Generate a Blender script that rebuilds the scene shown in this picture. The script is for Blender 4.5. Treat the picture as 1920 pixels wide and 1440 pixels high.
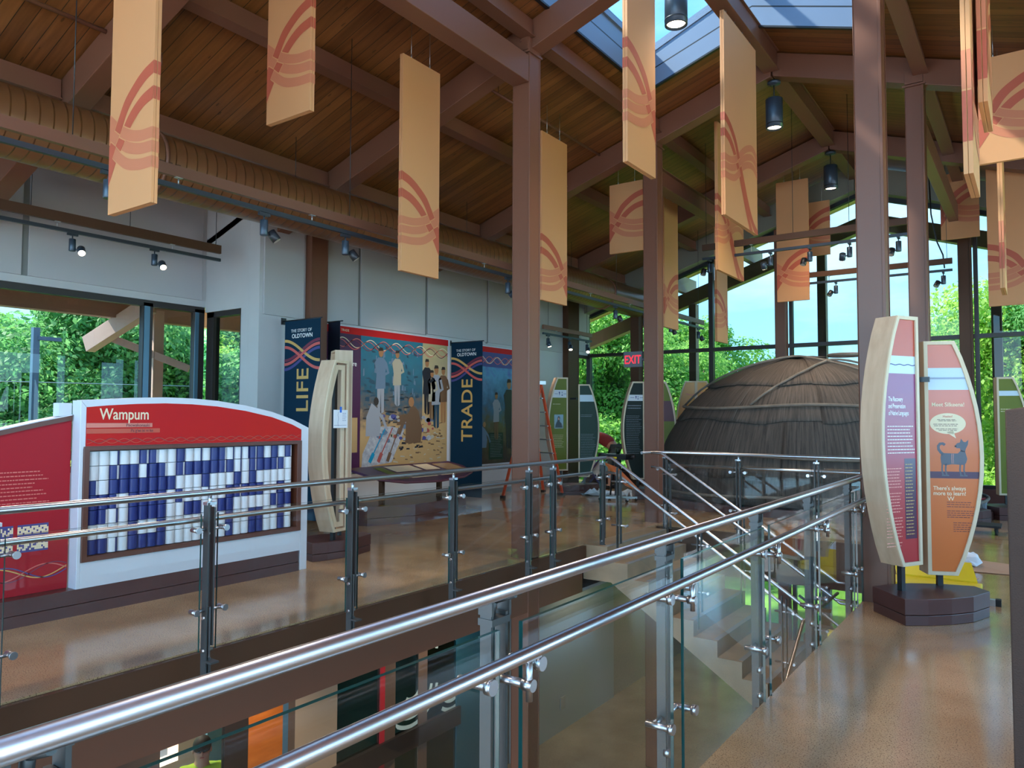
import bpy, math, random
import numpy as np
from mathutils import Vector, Matrix
random.seed(7); rng = np.random.default_rng(7)
for o in list(bpy.data.objects): bpy.data.objects.remove(o)
SC = bpy.context.scene; COL = SC.collection
PI = math.pi
# ---------------------------------------------------------------- camera (1.56 m above the upper floor, +Y runs along the ridge)
cam = bpy.data.cameras.new('camera'); cam.sensor_width = 36.0; cam.lens = 26.25
cam.clip_start = 0.05; cam.clip_end = 400
co = bpy.data.objects.new('camera', cam); COL.objects.link(co)
Rw = ((0.8166, 0.0230, 0.5765), (0.5771, -0.0390, -0.8158), (0.0037, 0.9990, -0.0451))
co.matrix_world = Matrix(((Rw[0][0], Rw[0][1], Rw[0][2], 0.0), (Rw[1][0], Rw[1][1], Rw[1][2], 0.0), (Rw[2][0], Rw[2][1], Rw[2][2], 1.56), (0, 0, 0, 1)))
SC.camera = co
# ---------------------------------------------------------------- exposure
SC.view_settings.view_transform = 'Standard'; SC.view_settings.look = 'None'
SC.view_settings.gamma = 1.0; SC.view_settings.use_curve_mapping = False
SC.view_settings.exposure = 0.90
SC.cycles.max_bounces = 8; SC.cycles.transparent_max_bounces = 24; SC.cycles.diffuse_bounces = 4
SC.cycles.sample_clamp_indirect = 6.0
# ---------------------------------------------------------------- world: blue sky with soft cloud
W = bpy.data.worlds.new('sky'); SC.world = W; W.use_nodes = True
nt = W.node_tree; nt.nodes.clear()
def N(nt, typ, **kw):
    n = nt.nodes.new(typ)
    for k, v in kw.items():
        if k in n.inputs.keys(): n.inputs[k].default_value = v
        else: setattr(n, k, v)
    return n
def L(nt, a, ao, b, bi): nt.links.new(a.outputs[ao], b.inputs[bi])
tc = N(nt, 'ShaderNodeTexCoord'); sx = N(nt, 'ShaderNodeSeparateXYZ'); L(nt, tc, 'Generated', sx, 0)
ramp = N(nt, 'ShaderNodeValToRGB'); L(nt, sx, 2, ramp, 0)
cr = ramp.color_ramp; cr.elements[0].position = 0.0; cr.elements[0].color = (0.30, 0.66, 0.92, 1)
cr.elements[1].position = 0.75; cr.elements[1].color = (0.10, 0.34, 0.80, 1)
e = cr.elements.new(0.25); e.color = (0.20, 0.53, 0.90, 1)
mp = N(nt, 'ShaderNodeMapping'); mp.inputs['Scale'].default_value = (1.6, 1.6, 5.0); L(nt, tc, 'Generated', mp, 0)
nz = N(nt, 'ShaderNodeTexNoise'); nz.inputs['Scale'].default_value = 2.2; nz.inputs['Detail'].default_value = 6; L(nt, mp, 0, nz, 'Vector')
r2 = N(nt, 'ShaderNodeValToRGB'); r2.color_ramp.elements[0].position = 0.45; r2.color_ramp.elements[1].position = 0.72; L(nt, nz, 0, r2, 0)
r2.color_ramp.elements[1].color = (0.75, 0.75, 0.75, 1)
mx = N(nt, 'ShaderNodeMix', data_type='RGBA'); L(nt, r2, 0, mx, 0); L(nt, ramp, 0, mx, 6); mx.inputs[7].default_value = (0.62, 0.82, 0.95, 1)
bg = N(nt, 'ShaderNodeBackground'); bg.inputs['Strength'].default_value = 5.2; L(nt, mx, 2, bg, 0)
wo = N(nt, 'ShaderNodeOutputWorld'); L(nt, bg, 0, wo, 0)
# ---------------------------------------------------------------- sun, high on the left
sl = bpy.data.lights.new('sun', 'SUN'); sl.energy = 26.0; sl.angle = math.radians(2); sl.color = (1.0, 0.95, 0.86)
so = bpy.data.objects.new('sun', sl); COL.objects.link(so)
sd = Vector((0.60, 0.30, -0.74)); so.rotation_euler = sd.to_track_quat('-Z', 'Y').to_euler()

# ================================================================= materials
def newmat(name):
    m = bpy.data.materials.new(name); m.use_nodes = True
    nt = m.node_tree; b = nt.nodes['Principled BSDF']; return m, nt, b
def mat(name, col, rough=0.5, metal=0.0, spec=0.5, emit=None, es=0, noise=None, bump=0.0, bscale=40, coat=0, trans=0, stretch=(1, 1, 1), nscale=8, aniso=0):
    m, nt, b = newmat(name)
    b.inputs['Base Color'].default_value = (*col, 1); b.inputs['Roughness'].default_value = rough
    b.inputs['Metallic'].default_value = metal; b.inputs['Specular IOR Level'].default_value = spec
    b.inputs['Coat Weight'].default_value = coat
    if emit: b.inputs['Emission Color'].default_value = (*emit, 1); b.inputs['Emission Strength'].default_value = es
    if noise or bump:
        tc = N(nt, 'ShaderNodeTexCoord'); mp = N(nt, 'ShaderNodeMapping'); mp.inputs['Scale'].default_value = stretch
        L(nt, tc, 'Object', mp, 0)
    if noise:
        n = N(nt, 'ShaderNodeTexNoise'); n.inputs['Scale'].default_value = nscale; n.inputs['Detail'].default_value = 5; L(nt, mp, 0, n, 'Vector')
        r = N(nt, 'ShaderNodeValToRGB'); r.color_ramp.elements[0].position = 0.3; r.color_ramp.elements[1].position = 0.7
        r.color_ramp.elements[0].color = (*col, 1); r.color_ramp.elements[1].color = (*noise, 1)
        L(nt, n, 0, r, 0); L(nt, r, 0, b, 'Base Color')
    if bump:
        n2 = N(nt, 'ShaderNodeTexNoise'); n2.inputs['Scale'].default_value = bscale; n2.inputs['Detail'].default_value = 4; L(nt, mp, 0, n2, 'Vector')
        bp = N(nt, 'ShaderNodeBump'); bp.inputs['Strength'].default_value = bump; bp.inputs['Distance'].default_value = 0.01
        L(nt, n2, 0, bp, 'Height'); L(nt, bp, 0, b, 'Normal')
    return m
def math_(nt, op, a, bv=None, **k):
    n = N(nt, 'ShaderNodeMath', operation=op)
    if isinstance(a, tuple): L(nt, a[0], a[1], n, 0)
    else: n.inputs[0].default_value = a
    if bv is not None:
        if isinstance(bv, tuple): L(nt, bv[0], bv[1], n, 1)
        else: n.inputs[1].default_value = bv
    return n
def wood_deck(name, c1, c2, axis='Y', width=0.14):
    m, nt, b = newmat(name); b.inputs['Roughness'].default_value = 0.42
    tc = N(nt, 'ShaderNodeTexCoord'); sx = N(nt, 'ShaderNodeSeparateXYZ'); L(nt, tc, 'Object', sx, 0)
    ai = 'XYZ'.index(axis)
    d = math_(nt, 'DIVIDE', (sx, ai), width); fl = math_(nt, 'FLOOR', (d, 0)); fr = math_(nt, 'FRACT', (d, 0))
    wn = N(nt, 'ShaderNodeTexWhiteNoise', noise_dimensions='1D'); L(nt, fl, 0, wn, 'W')
    mp = N(nt, 'ShaderNodeMapping'); mp.inputs['Scale'].default_value = (1.2, 14, 1.2) if axis == 'Y' else (14, 1.2, 1.2); L(nt, tc, 'Object', mp, 0)
    nz = N(nt, 'ShaderNodeTexNoise'); nz.inputs['Scale'].default_value = 1.6; nz.inputs['Detail'].default_value = 6; L(nt, mp, 0, nz, 'Vector')
    a = math_(nt, 'MULTIPLY', (wn, 0), 0.55); s = math_(nt, 'ADD', (a, 0), (nz, 0)); s2 = math_(nt, 'SUBTRACT', (s, 0), 0.3)
    r = N(nt, 'ShaderNodeMix', data_type='RGBA'); L(nt, s2, 0, r, 0); r.inputs[6].default_value = (*c1, 1); r.inputs[7].default_value = (*c2, 1)
    # knots
    mk = N(nt, 'ShaderNodeMapping'); mk.inputs['Scale'].default_value = (2.2, 7, 2) if axis == 'Y' else (7, 2.2, 2); L(nt, tc, 'Object', mk, 0)
    vo = N(nt, 'ShaderNodeTexVoronoi'); vo.inputs['Scale'].default_value = 1.3; L(nt, mk, 0, vo, 'Vector')
    kn = math_(nt, 'LESS_THAN', (vo, 0), 0.10)
    g1 = math_(nt, 'LESS_THAN', (fr, 0), 0.05)
    g = math_(nt, 'MAXIMUM', (g1, 0), (math_(nt, 'MULTIPLY', (kn, 0), 0.55), 0))
    mx = N(nt, 'ShaderNodeMix', data_type='RGBA'); L(nt, g, 0, mx, 0); L(nt, r, 2, mx, 6); mx.inputs[7].default_value = (0.018, 0.007, 0.003, 1)
    L(nt, mx, 2, b, 'Base Color')
    bp = N(nt, 'ShaderNodeBump'); bp.inputs['Strength'].default_value = 0.5; bp.inputs['Distance'].default_value = 0.01; bp.invert = True
    L(nt, g1, 0, bp, 'Height'); L(nt, bp, 0, b, 'Normal')
    return m
def glass(name, tint=(0.9, 0.97, 0.95), ior=0.04, rough=0.0, refl=(1, 1, 1)):
    m = bpy.data.materials.new(name); m.use_nodes = True; nt = m.node_tree; nt.nodes.clear()
    t = N(nt, 'ShaderNodeBsdfTransparent'); t.inputs[0].default_value = (*tint, 1)
    g = N(nt, 'ShaderNodeBsdfGlossy'); g.inputs['Roughness'].default_value = rough; g.inputs[0].default_value = (*refl, 1)
    lw = N(nt, 'ShaderNodeLayerWeight'); lw.inputs[0].default_value = 0.5
    pw = math_(nt, 'POWER', (lw, 1), 5.0); ml = math_(nt, 'MULTIPLY', (pw, 0), 0.7); f = math_(nt, 'ADD', (ml, 0), ior)
    mx = N(nt, 'ShaderNodeMixShader'); L(nt, f, 0, mx, 0); L(nt, t, 0, mx, 1); L(nt, g, 0, mx, 2)
    o = N(nt, 'ShaderNodeOutputMaterial'); L(nt, mx, 0, o, 0); return m
def concrete_floor(name, c1, c2, spk, rough=0.14):
    m, nt, b = newmat(name); b.inputs['Roughness'].default_value = rough; b.inputs['Specular IOR Level'].default_value = 0.55
    tc = N(nt, 'ShaderNodeTexCoord')
    n1 = N(nt, 'ShaderNodeTexNoise'); n1.inputs['Scale'].default_value = 1.3; n1.inputs['Detail'].default_value = 7; L(nt, tc, 'Object', n1, 'Vector')
    r = N(nt, 'ShaderNodeValToRGB'); r.color_ramp.elements[0].position = 0.35; r.color_ramp.elements[1].position = 0.68
    r.color_ramp.elements[0].color = (*c1, 1); r.color_ramp.elements[1].color = (*c2, 1); L(nt, n1, 0, r, 0)
    n2 = N(nt, 'ShaderNodeTexNoise'); n2.inputs['Scale'].default_value = 135; n2.inputs['Detail'].default_value = 4; L(nt, tc, 'Object', n2, 'Vector')
    r2 = N(nt, 'ShaderNodeValToRGB'); r2.color_ramp.elements[0].position = 0.36; r2.color_ramp.elements[1].position = 0.46
    r2.color_ramp.elements[0].color = (1, 1, 1, 1); r2.color_ramp.elements[1].color = (0, 0, 0, 1); L(nt, n2, 0, r2, 0)
    mx = N(nt, 'ShaderNodeMix', data_type='RGBA'); L(nt, r2, 0, mx, 0); L(nt, r, 0, mx, 6); mx.inputs[7].default_value = (*spk, 1)
    # saw-cut joints
    L(nt, mx, 2, b, 'Base Color')
    bp = N(nt, 'ShaderNodeBump'); bp.inputs['Strength'].default_value = 0.03; L(nt, n1, 0, bp, 'Height'); L(nt, bp, 0, b, 'Normal')
    return m
def bark_mat():
    m, nt, b = newmat('elm_bark'); b.inputs['Roughness'].default_value = 0.85
    tc = N(nt, 'ShaderNodeTexCoord')
    mp = N(nt, 'ShaderNodeMapping'); mp.inputs['Scale'].default_value = (26, 1.1, 1); L(nt, tc, 'UV', mp, 0)
    n1 = N(nt, 'ShaderNodeTexNoise'); n1.inputs['Scale'].default_value = 1.0; n1.inputs['Detail'].default_value = 9; n1.inputs['Roughness'].default_value = 0.7; L(nt, mp, 0, n1, 'Vector')
    r = N(nt, 'ShaderNodeValToRGB'); r.color_ramp.elements[0].position = 0.32; r.color_ramp.elements[1].position = 0.72
    r.color_ramp.elements[0].color = (0.022, 0.017, 0.014, 1); r.color_ramp.elements[1].color = (0.125, 0.095, 0.075, 1); L(nt, n1, 0, r, 0)
    oi = N(nt, 'ShaderNodeObjectInfo'); hs = N(nt, 'ShaderNodeHueSaturation')
    v = math_(nt, 'MULTIPLY', (oi, 'Random'), 0.55); v2 = math_(nt, 'ADD', (v, 0), 0.75); L(nt, v2, 0, hs, 'Value'); L(nt, r, 0, hs, 'Color')
    L(nt, hs, 0, b, 'Base Color')
    bp = N(nt, 'ShaderNodeBump'); bp.inputs['Strength'].default_value = 0.7; bp.inputs['Distance'].default_value = 0.015; L(nt, n1, 0, bp, 'Height'); L(nt, bp, 0, b, 'Normal')
    return m
def duct_mat():
    m, nt, b = newmat('brown_spiral_duct'); b.inputs['Roughness'].default_value = 0.33; b.inputs['Metallic'].default_value = 0.25
    b.inputs['Base Color'].default_value = (0.20, 0.078, 0.030, 1)
    tc = N(nt, 'ShaderNodeTexCoord'); sx = N(nt, 'ShaderNodeSeparateXYZ'); L(nt, tc, 'Object', sx, 0)
    at = math_(nt, 'ARCTAN2', (sx, 0), (sx, 2)); k = math_(nt, 'DIVIDE', (at, 0), 2 * PI)
    d = math_(nt, 'DIVIDE', (sx, 1), 0.12); s = math_(nt, 'ADD', (d, 0), (k, 0)); fr = math_(nt, 'FRACT', (s, 0))
    rp = N(nt, 'ShaderNodeValToRGB'); rp.color_ramp.elements[0].position = 0.0; rp.color_ramp.elements[0].color = (1, 1, 1, 1); rp.color_ramp.elements[1].position = 0.12; rp.color_ramp.elements[1].color = (0, 0, 0, 1)
    L(nt, fr, 0, rp, 0)
    bp = N(nt, 'ShaderNodeBump'); bp.inputs['Strength'].default_value = 0.8; bp.inputs['Distance'].default_value = 0.012; L(nt, rp, 0, bp, 'Height'); L(nt, bp, 0, b, 'Normal')
    return m
def leaf_mat(name, c1, c2):
    m, nt, b = newmat(name); b.inputs['Roughness'].default_value = 0.6
    g = N(nt, 'ShaderNodeNewGeometry'); r = N(nt, 'ShaderNodeMix', data_type='RGBA'); L(nt, g, 'Random Per Island', r, 0)
    r.inputs[6].default_value = (*c1, 1); r.inputs[7].default_value = (*c2, 1); L(nt, r, 2, b, 'Base Color')
    tr = N(nt, 'ShaderNodeBsdfTranslucent'); L(nt, r, 2, tr, 0)
    mx = N(nt, 'ShaderNodeMixShader'); mx.inputs[0].default_value = 0.6
    out = nt.nodes['Material Output']; L(nt, b, 0, mx, 1); L(nt, tr, 0, mx, 2); L(nt, mx, 0, out, 0); return m
def sky_paint(name, stops, scale=3.0, axis=2, lo=0, hi=1, amount=0.25):
    # painted picture ground: colours by height with brushy noise
    m, nt, b = newmat(name); b.inputs['Roughness'].default_value = 0.22
    tc = N(nt, 'ShaderNodeTexCoord'); sx = N(nt, 'ShaderNodeSeparateXYZ'); L(nt, tc, 'Object', sx, 0)
    nz = N(nt, 'ShaderNodeTexNoise'); nz.inputs['Scale'].default_value = scale; nz.inputs['Detail'].default_value = 8; L(nt, tc, 'Object', nz, 'Vector')
    a = math_(nt, 'SUBTRACT', (sx, axis), lo); d = math_(nt, 'DIVIDE', (a, 0), hi - lo)
    s = math_(nt, 'SUBTRACT', (nz, 0), 0.5); s = math_(nt, 'MULTIPLY', (s, 0), amount * 4); t = math_(nt, 'ADD', (d, 0), (s, 0))
    r = N(nt, 'ShaderNodeValToRGB'); cr = r.color_ramp
    cr.elements[0].position = stops[0][0]; cr.elements[0].color = (*stops[0][1], 1); cr.elements[1].position = stops[-1][0]; cr.elements[1].color = (*stops[-1][1], 1)
    for p, c in stops[1:-1]:
        e = cr.elements.new(p); e.color = (*c, 1)
    L(nt, t, 0, r, 0); L(nt, r, 0, b, 'Base Color'); return m

M = dict(
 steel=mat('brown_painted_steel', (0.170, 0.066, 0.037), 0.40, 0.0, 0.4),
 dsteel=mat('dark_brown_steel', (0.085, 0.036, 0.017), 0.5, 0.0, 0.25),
 mull=mat('dark_bronze_mullion', (0.035, 0.025, 0.022), 0.4, 0.3),
 mullb=mat('blue_grey_mullion', (0.10, 0.19, 0.26), 0.35, 0.4),
 deck=wood_deck('orange_brown_wood_deck', (0.115, 0.036, 0.009), (0.30, 0.110, 0.030)),
 soffit=wood_deck('orange_soffit_boards', (0.66, 0.34, 0.17), (0.82, 0.48, 0.27)),
 wall=mat('off_white_wall_paint', (0.50, 0.485, 0.475), 0.7, noise=(0.47, 0.455, 0.445), nscale=2),
 panel=mat('grey_white_acoustic_panel', (0.43, 0.41, 0.405), 0.85, bump=0.1, bscale=300),
 gap=mat('grey_panel_reveal', (0.20, 0.20, 0.19), 0.8),
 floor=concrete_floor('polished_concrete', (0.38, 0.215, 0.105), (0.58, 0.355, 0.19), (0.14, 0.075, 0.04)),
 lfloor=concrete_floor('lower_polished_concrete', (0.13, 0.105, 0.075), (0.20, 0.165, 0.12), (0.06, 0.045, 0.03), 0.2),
 conc=mat('stair_concrete', (0.34, 0.225, 0.13), 0.5, noise=(0.25, 0.17, 0.10), nscale=5, bump=0.15, bscale=60),
 nosing=mat('grey_stair_nosing', (0.22, 0.22, 0.22), 0.6),
 inox=mat('brushed_stainless', (0.54, 0.52, 0.53), 0.30, 1.0),
 inoxd=mat('satin_stainless_plate', (0.105, 0.10, 0.095), 0.55, 0.8),
 gglass=glass('guard_glass', (0.955, 0.975, 0.97), 0.02),
 gedge=mat('dark_green_glass_edge', (0.006, 0.05, 0.045), 0.12),
 wglass=glass('tinted_window_glass', (0.195, 0.210, 0.212), 0.02),
 sglass=glass('blue_skylight_glass', (0.17, 0.20, 0.215), 0.02),
 curb=mat('blue_grey_skylight_metal', (0.20, 0.25, 0.33), 0.38, 0.3),
 black=mat('black_paint', (0.012, 0.012, 0.014), 0.4),
 fixture=mat('slate_fixture_metal', (0.050, 0.070, 0.095), 0.35, 0.4),
 track=mat('black_track_metal', (0.035, 0.040, 0.050), 0.4, 0.3),
 lamp=mat('warm_lamp_face', (1, 0.9, 0.7), 0.5, emit=(1.0, 0.80, 0.55), es=6.0),
 lampoff=mat('dull_lamp_face', (0.5, 0.45, 0.38), 0.3),
 duct=duct_mat(),
 peach=mat('peach_banner_board', (0.585, 0.265, 0.105), 0.62),
 peache=mat('peach_banner_edge', (0.64, 0.32, 0.145), 0.6),
 bdark=mat('banner_brick_red_ink', (0.44, 0.085, 0.04), 0.6),
 blight=mat('banner_coral_ink', (0.52, 0.165, 0.075), 0.6),
 maple=mat('pale_maple_wood', (0.60, 0.41, 0.27), 0.55, noise=(0.50, 0.33, 0.21), nscale=2.2, stretch=(8, 8, 0.8)),
 maplef=mat('pale_maple_frame', (0.68, 0.53, 0.36), 0.5, noise=(0.62, 0.47, 0.31), nscale=3, stretch=(6, 6, 0.8)),
 maroon=mat('maroon_laminate', (0.075, 0.026, 0.022), 0.35, noise=(0.095, 0.034, 0.028), nscale=3),
 white=mat('white_laminate', (0.62, 0.61, 0.64), 0.4),
 red=mat('red_graphic', (0.54, 0.020, 0.012), 0.5, 0, 0.12, noise=(0.48, 0.014, 0.018), nscale=0.8),
 redd=mat('deep_red_graphic', (0.36, 0.014, 0.022), 0.5, 0, 0.15),
 orange=mat('orange_graphic', (0.62, 0.135, 0.018), 0.35),
 orangel=mat('salmon_graphic', (0.62, 0.17, 0.11), 0.35),
 orangeb=mat('bright_orange_band', (0.50, 0.06, 0.02), 0.4),
 cream=mat('cream_ink', (0.80, 0.62, 0.40), 0.5),
 whiteink=mat('white_ink', (0.85, 0.83, 0.80), 0.5),
 pinkink=mat('pale_pink_ink', (0.78, 0.33, 0.25), 0.5),
 rose=mat('rose_ink', (0.62, 0.13, 0.10), 0.5),
 darkink=mat('dark_ink', (0.10, 0.02, 0.03), 0.5),
 purple=mat('deep_purple_graphic', (0.060, 0.010, 0.045), 0.3),
 violet=mat('violet_graphic', (0.25, 0.035, 0.13), 0.35),
 paleblue=mat('pale_blue_band', (0.52, 0.60, 0.66), 0.35),
 navy=mat('navy_banner_cloth', (0.003, 0.026, 0.052), 0.7, 0, 0.15),
 navyd=mat('dark_navy_banner_cloth', (0.004, 0.010, 0.024), 0.6),
 gold=mat('gold_ink', (0.62, 0.36, 0.10), 0.5),
 coral=mat('coral_ink', (0.60, 0.10, 0.085), 0.5),
 coraldk=mat('dark_coral_ink', (0.17, 0.02, 0.05), 0.5),
 indigo=mat('indigo_ink', (0.055, 0.055, 0.20), 0.5),
 bead_w=mat('white_bead', (0.66, 0.65, 0.66), 0.35),
 bead_b=mat('royal_blue_bead', (0.012, 0.020, 0.145), 0.35),
 mount=mat('brown_tray_frame', (0.11, 0.030, 0.014), 0.4),
 greeno=mat('olive_green_graphic', (0.15, 0.17, 0.016), 0.45, 0, 0.25),
 greend=mat('dark_green_graphic', (0.012, 0.036, 0.020), 0.45, 0, 0.25),
 greenb=mat('blackish_green_graphic', (0.005, 0.010, 0.005), 0.45, 0, 0.25),
 yellow=mat('amber_graphic', (0.62, 0.27, 0.02), 0.35),
 cyan=mat('cyan_graphic', (0.0, 0.20, 0.36), 0.35),
 bark=bark_mat(),
 pole=mat('weathered_sapling_pole', (0.13, 0.105, 0.085), 0.8, noise=(0.22, 0.18, 0.14), nscale=6, bump=0.5, bscale=40),
 ladder=mat('orange_fibreglass', (0.72, 0.085, 0.025), 0.4),
 alum=mat('aluminium', (0.50, 0.50, 0.50), 0.35, 0.9),
 paper=mat('white_paper', (0.80, 0.82, 0.86), 0.8),
 bluetape=mat('blue_masking_tape', (0.01, 0.14, 0.62), 0.6),
 card=mat('brown_cardboard', (0.50, 0.30, 0.19), 0.8),
 yellowp=mat('yellow_plastic', (0.80, 0.60, 0.02), 0.35),
 orangew=mat('orange_board', (0.55, 0.14, 0.03), 0.5),
 skin=mat('skin', (0.52, 0.26, 0.17), 0.55),
 shirtr=mat('faded_red_shirt', (0.34, 0.05, 0.055), 0.8),
 shirty=mat('lime_yellow_shirt', (0.42, 0.62, 0.04), 0.8),
 shorts=mat('grey_green_shorts', (0.07, 0.085, 0.08), 0.85),
 jeans=mat('blue_jeans', (0.10, 0.16, 0.26), 0.8),
 hair=mat('dark_hair', (0.02, 0.014, 0.01), 0.7),
 teal=glass('teal_lower_glass', (0.42, 0.62, 0.60), 0.04),
 tealw=mat('teal_painted_wall', (0.012, 0.085, 0.12), 0.5),
 frost=mat('etched_glass_ink', (0.42, 0.52, 0.50), 0.6),
 lbrown=mat('storefront_brown', (0.11, 0.065, 0.045), 0.5),
 beige=mat('beige_wall', (0.36, 0.235, 0.15), 0.7),
 orwood=mat('orange_wood_door', (0.50, 0.13, 0.02), 0.4, noise=(0.38, 0.09, 0.012), nscale=4, stretch=(1, 1, 5)),
 redf=mat('red_door_strip', (0.42, 0.02, 0.03), 0.4),
 neutral_ground=mat('neutral_grey_ground', (0.34, 0.33, 0.32), 0.9, noise=(0.28, 0.275, 0.27), nscale=1.5),
 grass=mat('lawn_grass', (0.11, 0.30, 0.02), 0.9, noise=(0.24, 0.46, 0.05), nscale=1.4, bump=1.0, bscale=14),
 trunk=mat('tree_bark', (0.10, 0.075, 0.05), 0.9),
 post=mat('blue_grey_lamp_post', (0.09, 0.17, 0.26), 0.4),
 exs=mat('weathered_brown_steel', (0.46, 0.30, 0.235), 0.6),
 rake=mat('olive_grey_rake_beam', (0.21, 0.195, 0.15), 0.5),
 inoxm=mat('dull_stainless', (0.34, 0.33, 0.33), 0.32, 1.0),
 exlit=mat('sunlit_brown_beam', (0.66, 0.47, 0.38), 0.6),  # lighter copy of the outside steel, sunlight put into its colour
 exitg=mat('grey_exit_housing', (0.10, 0.10, 0.11), 0.45),
 exitr=mat('red_exit_letters', (0.9, 0.02, 0.03), 0.4, emit=(1.0, 0.02, 0.04), es=0.55),
 rubber=mat('black_rubber', (0.015, 0.015, 0.015), 0.7),
 grey=mat('grey_plastic', (0.25, 0.27, 0.30), 0.4),
 dogg=mat('grey_dog_ink', (0.115, 0.11, 0.13), 0.5),
)
M['leaf1'] = leaf_mat('leaves_mid_green', (0.16, 0.42, 0.06), (0.42, 0.70, 0.16))
M['leaf2'] = leaf_mat('leaves_yellow_green', (0.26, 0.54, 0.06), (0.60, 0.80, 0.20))
M['leaf3'] = leaf_mat('leaves_deep_green', (0.10, 0.34, 0.10), (0.28, 0.60, 0.20))
M['mural'] = sky_paint('mural_painting_ground', [(0.0, (0.36, 0.20, 0.09)), (0.28, (0.42, 0.27, 0.13)), (0.42, (0.14, 0.11, 0.09)), (0.60, (0.03, 0.09, 0.13)), (1.0, (0.02, 0.13, 0.19))], 6.0, 2, 0.75, 2.85, 0.16)
M['muralr'] = sky_paint('mural_sand_sky', [(0.0, (0.40, 0.25, 0.11)), (0.45, (0.46, 0.30, 0.14)), (0.62, (0.34, 0.28, 0.19)), (1.0, (0.44, 0.36, 0.18))], 6.0, 2, 0.75, 2.85, 0.1)
M['mural2'] = sky_paint('second_mural_ground', [(0.0, (0.05, 0.04, 0.035)), (0.3, (0.10, 0.09, 0.055)), (0.5, (0.06, 0.13, 0.20)), (0.8, (0.10, 0.28, 0.46)), (1.0, (0.10, 0.12, 0.36))], 5.0, 2, 0.75, 2.85, 0.16)

# ================================================================= mesh helpers
class MB:
    def __init__(s): s.v = []; s.f = []; s.sm = []; s.uv = []
    def add(s, vs, fs, smooth=False):
        o = len(s.v); s.v += [tuple(v) for v in vs]
        for f in fs: s.f.append(tuple(i + o for i in f)); s.sm.append(smooth)
        return s
    def box(s, x0, x1, y0, y1, z0, z1):
        return s.add([(x0, y0, z0), (x1, y0, z0), (x1, y1, z0), (x0, y1, z0), (x0, y0, z1), (x1, y0, z1), (x1, y1, z1), (x0, y1, z1)],
                     [(3, 2, 1, 0), (4, 5, 6, 7), (0, 1, 5, 4), (1, 2, 6, 5), (2, 3, 7, 6), (3, 0, 4, 7)])
    def prism(s, poly, axis, a, b):
        # poly: 2-D outline, extruded along axis from a to b. axis 'x': (y,z); 'y': (x,z); 'z': (x,y)
        def P(p, t): return (t, p[0], p[1]) if axis == 'x' else (p[0], t, p[1]) if axis == 'y' else (p[0], p[1], t)
        n = len(poly); vs = [P(p, a) for p in poly] + [P(p, b) for p in poly]
        fs = [tuple(range(n)), tuple(reversed(range(n, 2 * n)))] + [(i, i + n, (i + 1) % n + n, (i + 1) % n) for i in range(n)]
        return s.add(vs, fs)
    def tube(s, pts, r, n=10, cap=True, smooth=True, ry=None):
        pts = [Vector(p) for p in pts]; rs = r if isinstance(r, (list, tuple)) else [r] * len(pts)
        vs = []; up = Vector((0, 0, 1)); prev = None
        for i, p in enumerate(pts):
            t = (pts[min(i + 1, len(pts) - 1)] - pts[max(i - 1, 0)]).normalized()
            a = prev if prev is not None else (Vector((1, 0, 0)) if abs(t.z) > 0.95 else up)
            x = (a - t * a.dot(t)).normalized() if (a - t * a.dot(t)).length > 1e-5 else Vector((1, 0, 0)); prev = x; y = t.cross(x)
            for k in range(n):
                an = 2 * PI * k / n; vs.append(p + x * math.cos(an) * rs[i] + y * math.sin(an) * rs[i])
        fs = [(i * n + k, i * n + (k + 1) % n, (i + 1) * n + (k + 1) % n, (i + 1) * n + k) for i in range(len(pts) - 1) for k in range(n)]
        s.add(vs, fs, smooth)
        if cap: o = len(s.v) - len(vs); s.f += [tuple(o + k for k in reversed(range(n))), tuple(o + (len(pts) - 1) * n + k for k in range(n))]; s.sm += [False, False]
        return s
    def bar(s, p, q, w, h, up=(0, 0, 1)):
        p = Vector(p); q = Vector(q); t = (q - p).normalized(); up = Vector(up)
        x = t.cross(up).normalized() * w / 2; y = x.cross(t).normalized() * h / 2
        vs = [p - x - y, p + x - y, p + x + y, p - x + y, q - x - y, q + x - y, q + x + y, q - x + y]
        return s.add(vs, [(0, 1, 2, 3), (7, 6, 5, 4), (1, 0, 4, 5), (2, 1, 5, 6), (3, 2, 6, 7), (0, 3, 7, 4)])
    def lathe(s, c, prof, n=20, axis='z', smooth=True):
        vs = []
        for r, z in prof:
            for k in range(n):
                a = 2 * PI * k / n
                vs.append((c[0] + r * math.cos(a), c[1] + r * math.sin(a), c[2] + z))
        fs = [(i * n + k, i * n + (k + 1) % n, (i + 1) * n + (k + 1) % n, (i + 1) * n + k) for i in range(len(prof) - 1) for k in range(n)]
        s.add(vs, fs, smooth); o = len(s.v) - len(vs)
        if prof[0][0] > 1e-4: s.f.append(tuple(o + k for k in reversed(range(n)))); s.sm.append(False)
        if prof[-1][0] > 1e-4: s.f.append(tuple(o + (len(prof) - 1) * n + k for k in range(n))); s.sm.append(False)
        return s
    def ball(s, c, rx, ry, rz, n=14, m=9):
        vs = []; fs = []
        for i in range(m + 1):
            th = PI * i / m
            for k in range(n):
                a = 2 * PI * k / n; vs.append((c[0] + rx * math.sin(th) * math.cos(a), c[1] + ry * math.sin(th) * math.sin(a), c[2] + rz * math.cos(th)))
        fs = [(i * n + k, (i + 1) * n + k, (i + 1) * n + (k + 1) % n, i * n + (k + 1) % n) for i in range(m) for k in range(n)]
        return s.add(vs, fs, True)
    def mesh(s, name):
        me = bpy.data.meshes.new(name); me.from_pydata(s.v, [], s.f); me.polygons.foreach_set('use_smooth', s.sm); me.update(); return me
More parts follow.
